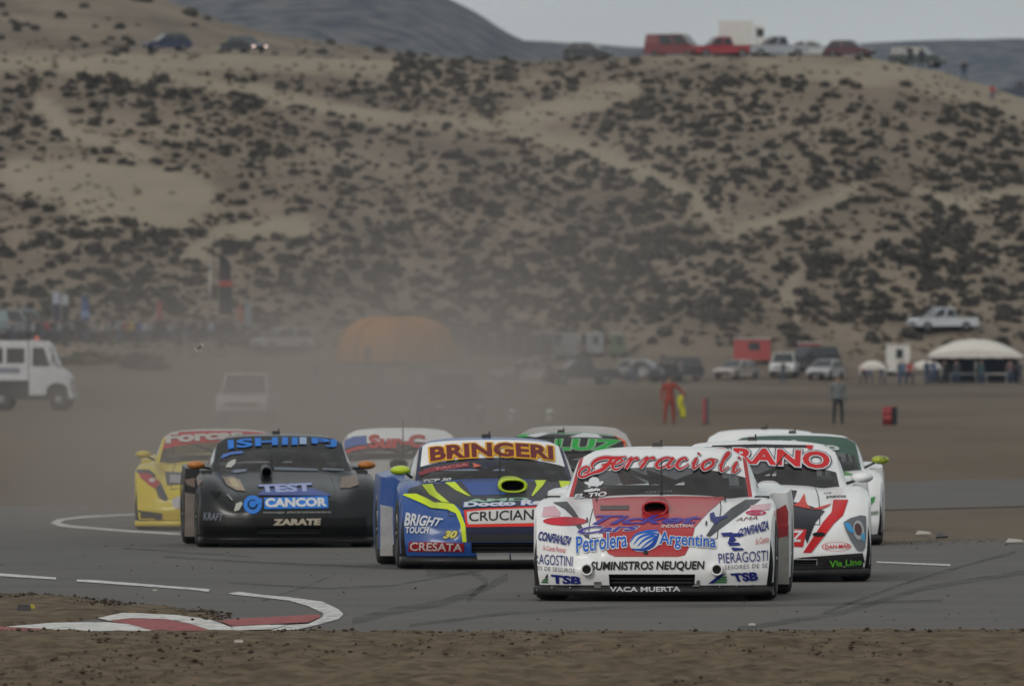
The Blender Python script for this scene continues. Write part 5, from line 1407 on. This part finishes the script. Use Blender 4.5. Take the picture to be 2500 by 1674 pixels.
# ------------------------------------------------------------------ paddock
o = empty('inflatable_dome', on_ground(967, 884, 860)); tag(o, 'orange inflatable shelter in the dust at the foot of the hill', 'tent')
M_ORD = mat('orange fabric', (.52, .225, .03), .7); M_ORSHADE = mat('shaded orange fabric', (.40, .165, .035), .7)  # same fabric twice: shading of the right-hand panels put into the second colour
def dome(a0, a1, rx, ry, h, n=14, m=10, off=0):
    V = []; Fc = []
    for k in range(n + 1):
        a = a0 + (a1 - a0) * k / n
        for j in range(m + 1):
            e = math.pi / 2 * j / m; puff = 1 + .02 * abs(math.sin(k * math.pi / n * 2)) + off
            V.append((rx * puff * math.cos(a) * math.cos(e) ** .55, ry * puff * math.sin(a) * math.cos(e) ** .55, h * puff * math.sin(e) ** .85))
    for k in range(n):
        for j in range(m): Fc.append((k * (m + 1) + j, (k + 1) * (m + 1) + j, (k + 1) * (m + 1) + j + 1, k * (m + 1) + j + 1))
    return V, Fc
for k in range(8):
    a = k * math.pi / 4
    V, Fc = dome(a, a + math.pi / 4 - .01, 4.25, 3.2, 3.25); mk('fabric_panel', V, Fc, M_ORSHADE if k in (6, 7) else M_ORD, o, True)
    MB().tube([(4.4 * math.cos(a) * math.cos(e) ** .55, 3.25 * math.sin(a) * math.cos(e) ** .55, 3.3 * math.sin(e) ** .85) for e in [math.pi / 2 * j / 10 for j in range(11)]], .14, 8).build('air_rib', M_ORD, o, True)
# big tent and awnings
M_CANV = mat('white canvas', (.66, .63, .58), .8)
def canopy(name, label, px, d, wd, dp, ht, rise, legs=True, back=False, arch=False):
    p = at(px, d); o = empty(name, p); tag(o, label, 'tent')
    n = 16; V = []; Fc = []
    for j in range(7):
        f = j / 6
        for k in range(n + 1):
            u = -1 + 2 * k / n
            z = ht + rise * (1 - abs(u) ** 2.2) * (1 - (2 * f - 1) ** 2 * .75)
            V.append((u * wd / 2 * (1 + 0 * f), (f - .5) * dp, z))
    for j in range(6):
        for k in range(n): Fc.append((j * (n + 1) + k, j * (n + 1) + k + 1, (j + 1) * (n + 1) + k + 1, (j + 1) * (n + 1) + k))
    r = mk('roof', V, Fc, M_CANV, o, True); r.modifiers.new('s', 'SOLIDIFY').thickness = .03
    for y_ in (-.5, .5):
        n2 = 12; V = []
        for k in range(n2 + 1):
            u = -1 + 2 * k / n2; z = ht + rise * (1 - abs(u) ** 2.2) * .25
            V += [(u * wd / 2, y_ * (dp + .04), z + .01), (u * wd / 2, y_ * (dp + .04), ht - .18 - .05 * (k % 2))]
        v = mk('valance', V, [(2 * k, 2 * k + 2, 2 * k + 3, 2 * k + 1) for k in range(n2)], M_CANV, o); v.modifiers.new('s', 'SOLIDIFY').thickness = .02
    for x_ in (-.48, 0, .48) if wd > 5 else (-.46, .46):
        for y_ in (-.46, .46): MB().tube([(x_ * wd, y_ * dp, 0), (x_ * wd, y_ * dp, ht + .05)], .04, 8).build('pole', M_MET, o, True)
    if back: MB().box((-wd * .47, dp * .47, .1), (wd * .47, dp * .49, ht)).build('dark_backing', mat('tent interior dark', (.03, .032, .036), .9), o)  # backing added behind; the dim inside of the tent is put into its colour
    return o
canopy('marquee', 'big white marquee with dark inside at the right', 2380, 895, 6.9, 5, 2.05, 1.15, back=True)
canopy('awning', 'small low white awning left of the white cabin', 2130, 882, 1.9, 1.8, 1.25, .42)
canopy('awning', 'low white awning between white cabin and big marquee', 2262, 878, 2.2, 2.0, 1.28, .4)
def table(label, px, d, wd, m):
    p = at(px, d); o = empty('table', p); tag(o, label, 'table')
    MB().box((-wd / 2, -.4, .70), (wd / 2, .4, .76)).build('table_top', m, o)
    for sx in (-1, 1):
        for sy in (-1, 1): MB().tube([(sx * (wd / 2 - .08), sy * .32, 0), (sx * (wd / 2 - .08), sy * .32, .70)], .025, 6).build('leg', M_MET, o)
table('white table under the right half of the big marquee', 2432, 884, 1.6, M_CANV)
table('long pale table under the left half of the big marquee', 2352, 884, 2.0, mat('grey table', (.30, .32, .33), .6))
# booths
def booth(name, label, cat, px, d, wd, dp, ht, col, sign=None):
    p = at(px, d); o = empty(name, p); tag(o, label, cat)
    m = mat('booth %.2f %.2f %.2f' % col, col, .6, var=.1)
    MB().box((-wd / 2, -dp / 2, .25), (wd / 2, dp / 2, ht), 0, .02).build('wall', m, o)
    MB().box((-wd / 2 - .06, -dp / 2 - .06, ht + .002), (wd / 2 + .06, dp / 2 + .06, ht + .09), 0, .03).build('roof', mat('booth roof', (.42, .40, .38), .7), o)
    MB().box((-wd * .1, -dp / 2 - .03, ht * .55), (wd * .2, -dp / 2 + .02, ht * .86)).build('window', M_DWIN, o)
    MB().box((wd * .28, -dp / 2 - .02, .25), (wd * .44, -dp / 2 + .02, ht * .75)).build('door', m, o)
    for sx in (-.35, .35): MB().lathe([(0, -.1), (.24, -.1), (.27, 0), (.24, .1), (0, .1)], 12, 'y', (sx * wd, -dp * .35, .25)).build('wheel', M_RUB, o)
    return o
booth('trailer', 'red trailer booth standing behind the beige saloon', 'trailer', 1836, on_ground(1836, 888, 860).y, 2.75, 2.2, 1.82, (.36, .045, .045))
booth('trailer', 'smaller dull red booth right of the white four by four', 'trailer', 1975, on_ground(1975, 890, 860).y, 1.7, 1.8, 1.6, (.25, .055, .055))
booth('cabin', 'tall narrow white cabin between the two low awnings', 'cabin', 2192, 908, 1.75, 1.9, 2.2, (.62, .60, .57))
booth('cabin', 'white box with an orange and dark front in the paddock middle', 'cabin', 1395, on_ground(1395, 872, 860).y, 1.5, 1.6, 1.75, (.34, .31, .29))
booth('cabin', 'pale blue white cabin right of the box with orange front', 'cabin', 1452, on_ground(1452, 870, 860).y, 1.3, 1.6, 1.7, (.26, .29, .31))
booth('cabin', 'small green booth at the edge of the middle paddock', 'cabin', 1510, on_ground(1510, 872, 860).y, 1.0, 1.2, 1.7, (.08, .13, .07))
p = on_ground(1240, 886, 860); o = empty('barrier', p); tag(o, 'long low dark barrier right of the orange inflatable', 'barrier')
for k in range(6): MB().box((-3.2 + k * 1.1, -.06, .55), (-2.14 + k * 1.1, .06, 1.9), 0, .02).build('panel', mat('dark barrier', (.035, .037, .04), .8), o)
for k in range(7): MB().tube([(-3.23 + k * 1.1, 0, 0), (-3.23 + k * 1.1, 0, 2.0)], .045, 6).build('post', M_MET, o)

# flags and poles at the left
def feather(label, px, d, h, wd, col, top=.9, spot=None, lean=.0):
    p = on_ground(px, 832, 860); h *= FS; o = empty('feather_flag', p); tag(o, label, 'flag', 'feather flags over the left crowd')
    MB().tube([(0, 0, 0), (0, 0, h * .8), (lean * .5 + .12, 0, h * .97), (lean + wd * .8, 0, h)], [.035, .025, .02, .012], 6).build('pole', M_MET, o)
    V = []; n = 12
    for k in range(n + 1):
        f = k / n; z = h * (.30 + .69 * f); w_ = wd * (1 - .3 * f ** 3) * (1 if f < .9 else 1 - (f - .9) * 5)
        V += [(.03, .03 * math.sin(k), z), (.03 + w_ * .5, .10 * math.sin(k * .8), z + .02), (.03 + w_, .05 * math.sin(k * .8 + 1), z - .03)]
    Fc = []
    for k in range(n): Fc += [(3 * k, 3 * k + 1, 3 * k + 4, 3 * k + 3), (3 * k + 1, 3 * k + 2, 3 * k + 5, 3 * k + 4)]
    c_ = mk('cloth', V, Fc, mat('flag %.2f %.2f %.2f' % col, col, .8), o, True); c_.modifiers.new('s', 'SOLIDIFY').thickness = .01
    if spot:
        zc = h * spot[0]; MB().box((.0, -.14, zc - spot[1] / 2), (wd * 1.05, .14, zc + spot[1] / 2), 0, .01).build('mark', mat('flag mark %.2f %.2f %.2f' % spot[2], spot[2], .8), c_)
FS = .56
FB = (.035, .075, .22)
feather('dark blue feather flag with pale edge, left of a pair', 128, 862, 6.4, .55, (.03, .04, .07), spot=(.88, .9, (.34, .36, .44)))
feather('dark feather flag with white edge, right of a pair', 150, 866, 6.2, .5, (.03, .035, .05), spot=(.86, .8, (.36, .38, .42)))
feather('bright blue feather flag standing alone over the left crowd', 198, 864, 6.0, .62, FB, spot=(.55, .5, (.16, .24, .40)))
feather('red feather flag over the left crowd', 382, 866, 5.6, .42, (.30, .055, .06))
feather('orange feather flag near the tall dark banner', 580, 866, 4.9, .36, (.40, .10, .04))
feather('pale blue feather flag right of the orange one', 598, 870, 5.4, .5, (.20, .25, .30))
feather('tall black banner with a red mark above the left crowd', 534, 868, 11.6, 1.0, (.016, .016, .02), spot=(.66, .42, (.34, .035, .03)))
feather('small violet flag above the spectators at the far left', 60, 868, 4.6, .28, (.10, .09, .26))
p = on_ground(513, 838, 860); o = empty('light_pole', p); tag(o, 'tall thin pale pole beside the tall black banner', 'pole')
MB().tube([(0, 0, 0), (0, 0, 7.0)], [.09, .06], 8).build('mast', M_MET, o, True); MB().box((-.3, -.1, 6.9), (.3, .1, 7.1)).build('lamp_head', M_BLK, o); MB().box((-.2, -.2, 0), (.2, .2, .1)).build('foot', M_MET, o)

# crowd along the foot of the hill at the left, and people in the paddock
CROWD = 'spectators along the foot of the hill at left'
DK_ = [(.02, .022, .028), (.03, .03, .032), (.04, .03, .03), (.025, .03, .045), (.05, .05, .055)]
NAMED = {116: ((.30, .045, .05), 'spectator in red top among the crowd below the blue feather flags'), 322: ((.50, .32, .03), 'spectator in yellow top in the left crowd'), 342: ((.05, .06, .28), 'spectator in bright blue top beside the yellow one'),
         82: ((.45, .46, .52), 'spectator in white shirt under the violet flag'), 250: ((.36, .31, .25), 'spectator in beige coat in front of the left crowd'), 355: ((.42, .42, .44), 'spectator in white top right of the bright blue one'),
         302: ((.26, .04, .045), 'spectator in dark red jacket left of the yellow one'), 516: ((.28, .33, .46), 'spectator in pale blue top below the tall black banner')}
for px, (col, lab) in NAMED.items(): q_ = on_ground(px, 838 + px % 5, 860); person(lab, px, q_.y, col, group=CROWD, h=1.0)
for k in range(62):
    px = 20 + k * 9.2 + random.uniform(-6, 6); lean = random.random()
    if any(abs(px - q_) < 6 for q_ in NAMED): continue
    c_ = random.choice(DK_) if lean < .72 else (.22, .23, .25)
    person('dark clothed spectator in the blurred row along the foot of the hill at left' if lean < .72 else 'grey clothed spectator in the blurred row along the foot of the hill at left', px, on_ground(px, random.uniform(830, 842), 860).y, c_, group=CROWD, h=random.uniform(.9, 1.08))
PAD = 'people standing about the paddock'
for px, d, col, lab in ((1552, 878, (.05, .055, .06), 'dark person left of the table group in the right paddock'), (1625, 874, (.04, .035, .05), 'person in dark plum top behind the red marshal'), (1640, 880, (.05, .05, .055), 'person in dark grey top right behind the red marshal'), (1662, 884, (.16, .15, .17), 'person in mid grey right of the pair behind the marshal'),
                        (1912, 890, (.06, .065, .07), 'person standing over the white four by four'), (2108, 886, (.34, .045, .05), 'person in red top behind the small low awning'), (2122, 890, (.26, .27, .32), 'person in pale top beside the one in red behind the awning'), (2155, 885, (.02, .024, .026), 'dark person between the awning and the white cabin'),
                        (2196, 872, (.03, .03, .035), 'dark person in front of the white cabin'), (2205, 864, (.10, .16, .26), 'person in blue jeans jacket below the white cabin'), (2222, 862, (.36, .06, .05), 'short person in red right of the blue jacket'), (2262, 866, (.04, .06, .12), 'person in navy under the second low awning'), (2278, 866, (.06, .10, .20), 'person in blue under the second low awning'),
                        (2306, 868, (.018, .018, .02), 'person in black at the left pole of the marquee'), (2335, 880, (.05, .05, .05), 'person in dark grey inside the left of the marquee'), (2396, 880, (.04, .09, .09), 'person in teal inside the middle of the marquee'), (2466, 878, (.16, .10, .10), 'person in brown at the right pole of the marquee'), (2490, 876, (.05, .055, .07), 'person in slate at the far right of the marquee'),
                        (1262, 842, (.03, .03, .03), 'dark person before the barrier in the dust'), (1340, 838, (.03, .035, .04), 'dark person at the right end of the barrier'), (1010, 838, (.04, .04, .045), 'dark person before the right half of the orange inflatable'), (1040, 836, (.05, .05, .05), 'grey person at the right foot of the orange inflatable'), (930, 834, (.04, .04, .045), 'dark person before the middle of the orange inflatable'), (770, 838, (.10, .06, .06), 'person in brownish top left of the orange inflatable'), (1540, 880, (.20, .20, .21), 'person in light grey at the left end of the right paddock')):
    person(lab, px, d, col, group=PAD)

# ------------------------------------------------------------------ shrubs
M_SHR = bpy.data.materials.new('grey green scrub'); M_SHR.use_nodes = True
t = M_SHR.node_tree; pb = t.nodes['Principled BSDF']; pb.inputs['Roughness'].default_value = .9; pb.inputs['Specular IOR Level'].default_value = .1
gn = t.nodes.new('ShaderNodeNewGeometry'); rp = t.nodes.new('ShaderNodeValToRGB')
rp.color_ramp.elements[0].color = (.044, .041, .036, 1); rp.color_ramp.elements[1].color = (.118, .103, .080, 1)
t.links.new(gn.outputs['Random Per Island'], rp.inputs['Fac']); t.links.new(rp.outputs['Color'], pb.inputs['Base Color'])
def shrub_mesh(seed, leaves=110, flat=.62):
    rnd = random.Random(seed); V = []; Fc = []
    lobes = [(rnd.uniform(-.45, .45), rnd.uniform(-.45, .45), rnd.uniform(.45, .8)) for _ in range(5)]
    for _ in range(leaves):
        lx, ly, lr = rnd.choice(lobes)
        a = rnd.uniform(0, 6.283); e = math.asin(rnd.uniform(-.15, 1)); r = lr * rnd.uniform(.55, 1)
        c = Vector((lx + math.cos(a) * math.cos(e) * r, ly + math.sin(a) * math.cos(e) * r, max(.03, .10 + math.sin(e) * r * flat * 1.25)))
        d1 = Vector((rnd.gauss(0, 1), rnd.gauss(0, 1), rnd.gauss(.4, .8))).normalized(); d2 = d1.cross(Vector((rnd.gauss(0, 1), rnd.gauss(0, 1), rnd.gauss(0, 1)))).normalized()
        L1, L2 = rnd.uniform(.16, .34), rnd.uniform(.08, .17); b = len(V)
        V += [c - d1 * L1, c - d2 * L2, c + d1 * L1, c + d2 * L2]; Fc.append((b, b + 1, b + 2, b + 3))
    for k in range(5):
        a = k * 1.257; b = len(V); q_ = Vector((math.cos(a) * .4, math.sin(a) * .4, .55)); w_ = Vector((-math.sin(a), math.cos(a), 0)) * .03
        V += [w_, -w_, q_ - w_ * .4, q_ + w_ * .4]; Fc.append((b, b + 1, b + 2, b + 3))
    return V, Fc
SHR = [shrub_mesh(k) for k in range(8)]
SHM = []
for V, Fc in SHR:
    me = bpy.data.meshes.new('shrub'); me.from_pydata([tuple(v) for v in V], [], Fc); me.materials.append(M_SHR); SHM.append(me)
def dens(px, py):
    """how thick the scrub stands, as seen in the photo"""
    d = .62
    if px < 1150: d = .62 - .42 * math.exp(-((px - 420) / 420) ** 2 - ((py - 470) / 95) ** 2) - .55 * max(0, 1 - abs(py - 170) / 65) * (px > 150)
    if px < 900 and 540 < py < 780: d = .85 if px < 700 else .6
    if 60 < px < 650 and 190 < py < 270: d = .8
    if px > 1150: d = .82
    if 1100 < px < 1800 and 430 < py < 760: d = 1.0
    if px > 1500 and py < 185 : d = .25
    if 950 < px < 1330 and 135 < py < 240: d = 1.15
    if px > 2150 and py < 260: d = .3
    if py > 790 and px > 1500: d *= .35
    if 1750 < px < 2200 and 560 < py < 700: d *= .8
    return d
cand = []
def try_shrub(px, py, r, kk=1.0):
    for pts, hw in TRACKS:
        if float(seg_dist(np.array([px]), np.array([py]), pts)[0]) < hw * .95: return
    q_ = on_ground(px, py, 850, 1125)
    if q_ is None: return
    cand.append((q_, r))
random.seed(11)
for _ in range(12500):
    px, py = random.uniform(-250, 2750), random.uniform(128, 850)
    cl = 0.55 + 1.0 * float(fbm(px * .006 + py * .003, py * .007, 3, 51)) + 1.0 * float(fbm(px * .02 - py * .008, py * .02, 2, 57))
    if random.random() > dens(px, py) * min(1.5, max(.1, cl * 1.35)): continue
    r = random.choice([.22, .27, .31, .36, .42, .48, .56, .72]) * random.uniform(.75, 1.15)
    if py > 560: r *= 1.15
    try_shrub(px, py, r)
# scrub on the back slope and along the road at the upper left
for _ in range(90):
    px = random.uniform(-200, 1330); py = random.uniform(5, 118)
    q_ = on_ground(px, py, 1026, 1125)
    if q_ is not None and not (330 < px < 660 and py > 72): cand.append((q_, random.uniform(.3, .75)))
for (px, py, r) in ((462, 38, 1.0), (560, 50, .9), (290, 70, .7), (640, 60, .9), (1040, 112, .6), (1135, 118, .55), (330, 2, 1.0), (350, 4, .9), (150, 45, .8)):
    q_ = on_ground(px, py, 1026, 1125)
    if q_ is not None: cand.append((q_, r))
# special: big dark bush and pale olive bushes behind the truck, dark bush between red booths
for (px, py, r) in ((352, 900, 1.5), (322, 898, 1.1), (376, 904, 1.2), (1954, 838, .9), (1968, 838, .85)): cand.append((on_ground(px, py, 860), r))
def score(c): return (abs(c[0].x) < 43 * c[0].y / 1000 + .5) * c[1] * 1000 / c[0].y
cand.sort(key=score, reverse=True)
def zone(q_):
    px, py = px_of(q_.x, q_.y, q_.z)
    if py < 128: return 'low dark scrub bush on the back slope at the upper left'
    if q_.y < 925 and px < 700: return 'wide dark bush in front of the spectators at the left'
    side = 'left' if px < 850 else 'middle' if px < 1600 else 'right'
    tier = 'upper' if py < 330 else 'middle' if py < 570 else 'lower'
    return 'dark grey green scrub bush on the %s %s of the sandy hillside' % (tier, side if side != 'middle' else 'centre')
for k, (q_, r) in enumerate(cand[:298]):
    o = link('shrub', random.choice(SHM), loc=(q_.x, q_.y, q_.z - .05)); o.rotation_euler = (0, 0, random.random() * 6.28)
    o.scale = (r * random.uniform(.8, 1.1), r * .9, r * random.uniform(1.05, 1.5)); tag(o, zone(q_), 'shrub', 'scrub bushes dotted over the hillside')
rest = cand[298:]
for _ in range(1500):      # the slope goes on beyond both edges of the view
    x_ = random.choice([-1, 1]) * random.uniform(44, 130); y_ = random.uniform(900, 1050); rest.append((Vector((x_, y_, float(hz(x_, y_)))), random.uniform(.4, 1.1)))
def join(name, items, src, mt, label):
    VV = []; FF = []; b = 0
    for q_, r in items:
        V, Fc = random.choice(src); a = random.random() * 6.28; v = np.array([tuple(p_) for p_ in V])
        c_, s_ = math.cos(a) * r * .88, math.sin(a) * r * .88
        VV.append(np.stack([v[:, 0] * c_ - v[:, 1] * s_ + q_.x, v[:, 0] * s_ + v[:, 1] * c_ + q_.y, v[:, 2] * r * 1.3 + q_.z - .05], 1)); FF.append(np.array(Fc) + b); b += len(v)
    V = np.concatenate(VV); Fq = np.concatenate(FF)
    me = bpy.data.meshes.new(name); me.vertices.add(len(V)); me.vertices.foreach_set('co', V.astype(np.float32).ravel())
    me.loops.add(Fq.size); me.loops.foreach_set('vertex_index', Fq.ravel().astype(np.int32)); me.polygons.add(len(Fq)); me.polygons.foreach_set('loop_start', np.arange(0, Fq.size, 4, dtype=np.int32))
    me.update(calc_edges=True); me.materials.append(mt)
    return tag(link(name, me), label, kind='stuff')
join('scrub', rest, SHR, M_SHR, 'smaller scrub scattered over the hillside')
# dry tufts between the bushes
M_TUFT = bpy.data.materials.new('dry tufts'); M_TUFT.use_nodes = True
t = M_TUFT.node_tree; pb = t.nodes['Principled BSDF']; pb.inputs['Roughness'].default_value = .95; pb.inputs['Specular IOR Level'].default_value = .05
gn = t.nodes.new('ShaderNodeNewGeometry'); rp = t.nodes.new('ShaderNodeValToRGB')
rp.color_ramp.elements[0].color = (.075, .062, .045, 1); rp.color_ramp.elements[1].color = (.20, .165, .115, 1)
t.links.new(gn.outputs['Random Per Island'], rp.inputs['Fac']); t.links.new(rp.outputs['Color'], pb.inputs['Base Color'])
TUF = [shrub_mesh(50 + k, 26, .5) for k in range(4)]
tf = []
for _ in range(5200):
    px, py = random.uniform(-200, 2700), random.uniform(100, 880)
    if float(fbm(px * .008, py * .02, 3, 77)) < -.06: continue
    q_ = on_ground(px, py, 850, 1125)
    if q_ is not None: tf.append((q_, random.uniform(.16, .42)))
join('dry_tufts', tf, TUF, M_TUFT, 'dry grass tufts between the scrub')
# olive bushes by the truck
M_OLV = mat('olive scrub', (.105, .095, .050), .95, var=.3, scale=2)
for k, (px, d, r) in enumerate(((190, 890, 1.3), (235, 886, 1.5), (275, 888, 1.2))):
    V, Fc = SHR[k]; me = bpy.data.meshes.new('shrub'); me.from_pydata([tuple(v) for v in V], [], Fc); me.materials.append(M_OLV)
    o = link('shrub', me, loc=on_ground(px, d, 860)); o.scale = (r * 1.5, r, r * .95)
    tag(o, ('olive bush nearest the white truck at left', 'wide olive bush second from the white truck', 'olive bush beside the dark bush at left')[k], 'shrub', 'olive bushes behind the truck')
# small round headed tree beyond the barrier
o = empty('tree', on_ground(1216, 872, 860)); o.scale = (1, 1, .76); tag(o, 'small dark round headed tree rising behind the barrier', 'tree')
MB().tube([(0, 0, 0), (.03, 0, 1.6), (-.02, 0, 2.7), (0, 0, 3.5)], [.22, .16, .12, .08], 8).tube([(0, 0, 2.5), (.35, .1, 3.4)], [.08, .05], 6).tube([(0, 0, 2.6), (-.35, -.1, 3.5)], [.08, .05], 6).build('trunk', mat('dark bark', (.035, .03, .026), .9), o, True)
rnd = random.Random(5); V = []; Fc = []
for _ in range(420):
    a = rnd.uniform(0, 6.283); e = math.asin(rnd.uniform(-1, 1)); r = rnd.uniform(.35, 1) ** .6
    c_ = Vector((math.cos(a) * math.cos(e) * .72 * r, math.sin(a) * math.cos(e) * .72 * r, 4.1 + math.sin(e) * .78 * r)); d1 = Vector((rnd.gauss(0, 1), rnd.gauss(0, 1), rnd.gauss(0, 1))).normalized(); d2 = d1.orthogonal().normalized(); b = len(V)
    V += [c_ - d1 * .13, c_ - d2 * .07, c_ + d1 * .13, c_ + d2 * .07]; Fc.append((b, b + 1, b + 2, b + 3))
mk('crown', V, Fc, M_SHR, o)

# ------------------------------------------------------------------ air
def vol(name, label, lo, hi, setup):
    b = MB().box(lo, hi); m = bpy.data.materials.new(name); m.use_nodes = True; t = m.node_tree; t.nodes.clear()
    o_ = t.nodes.new('ShaderNodeOutputMaterial'); v = t.nodes.new('ShaderNodeVolumePrincipled'); t.links.new(v.outputs[0], o_.inputs['Volume'])
    setup(t, v); ob = b.build(name, m); tag(ob, label, kind='stuff'); return ob
def hz_setup(t, v):
    v.inputs['Color'].default_value = (.53, .66, .88, 1); v.inputs['Density'].default_value = 5.6e-5; v.inputs['Anisotropy'].default_value = .2
vol('haze', 'thin blue haze over the whole land', (-5200, -30, -40), (5200, 7600, 420), hz_setup)
def dust_setup(D, yc, x_a, x_b, hw_a, hw_b, zf, ramp, nscale, near=1.0):
    def f(t, v):
        N = t.nodes.new; K = t.links.new
        v.inputs['Color'].default_value = (.50, .455, .43, 1); v.inputs['Anisotropy'].default_value = .1
        c = N('ShaderNodeTexCoord'); sp = N('ShaderNodeSeparateXYZ'); K(c.outputs['Object'], sp.inputs[0])
        def mr(src, a, b, lo, hi, sm=True):
            r = N('ShaderNodeMapRange'); r.interpolation_type = 'SMOOTHSTEP' if sm else 'LINEAR'
            for nm, val in (('From Min', a), ('From Max', b), ('To Min', lo), ('To Max', hi)): r.inputs[nm].default_value = val
            K(src, r.inputs['Value']); return r.outputs['Result']
        def ma(op, a, b=None):
            n = N('ShaderNodeMath'); n.operation = op
            for k, q_ in enumerate((a, b)):
                if q_ is None: continue
                if isinstance(q_, (int, float)): n.inputs[k].default_value = q_
                else: K(q_, n.inputs[k])
            return n.outputs[0]
        x0 = mr(sp.outputs['Y'], yc[0], yc[1], x_a, x_b, False); hw = mr(sp.outputs['Y'], yc[0], yc[1], hw_a, hw_b, False)
        dx = ma('DIVIDE', ma('ABSOLUTE', ma('SUBTRACT', sp.outputs['X'], x0)), hw)
        fx = mr(dx, .25, 1.0, 1, 0); fz = mr(sp.outputs['Z'], zf[0], zf[1], 1, 0); fy = ma('MULTIPLY', mr(sp.outputs['Y'], yc[0], yc[0] + ramp, 0, 1), mr(sp.outputs['Y'], yc[0] + 14, yc[0] + 44, near, 1))
        n = N('ShaderNodeTexNoise'); n.inputs['Scale'].default_value = nscale; n.inputs['Detail'].default_value = 3; K(c.outputs['Object'], n.inputs['Vector'])
        nz = mr(n.outputs['Fac'], .33, .67, .2, 1.65)
        K(ma('MULTIPLY', ma('MULTIPLY', ma('MULTIPLY', fx, fz), ma('MULTIPLY', fy, nz)), D), v.inputs['Density'])
    return f
vol('dust_cloud', 'dust thrown up behind the pack of race cars', (-16, 137, -.3), (9, 420, 8), dust_setup(.0060, (137, 420), -2.7, -4.0, 4.8, 7.8, (.6, 4.3), 9, .17, 8.0))
vol('dust_veil', 'thinner dust drifting over the plain before the hill', (-34, 422, -.3), (26, 880, 22), dust_setup(.0009, (422, 880), -2.0, 2.0, 8.5, 26, (4.5, 23), 30, .09))
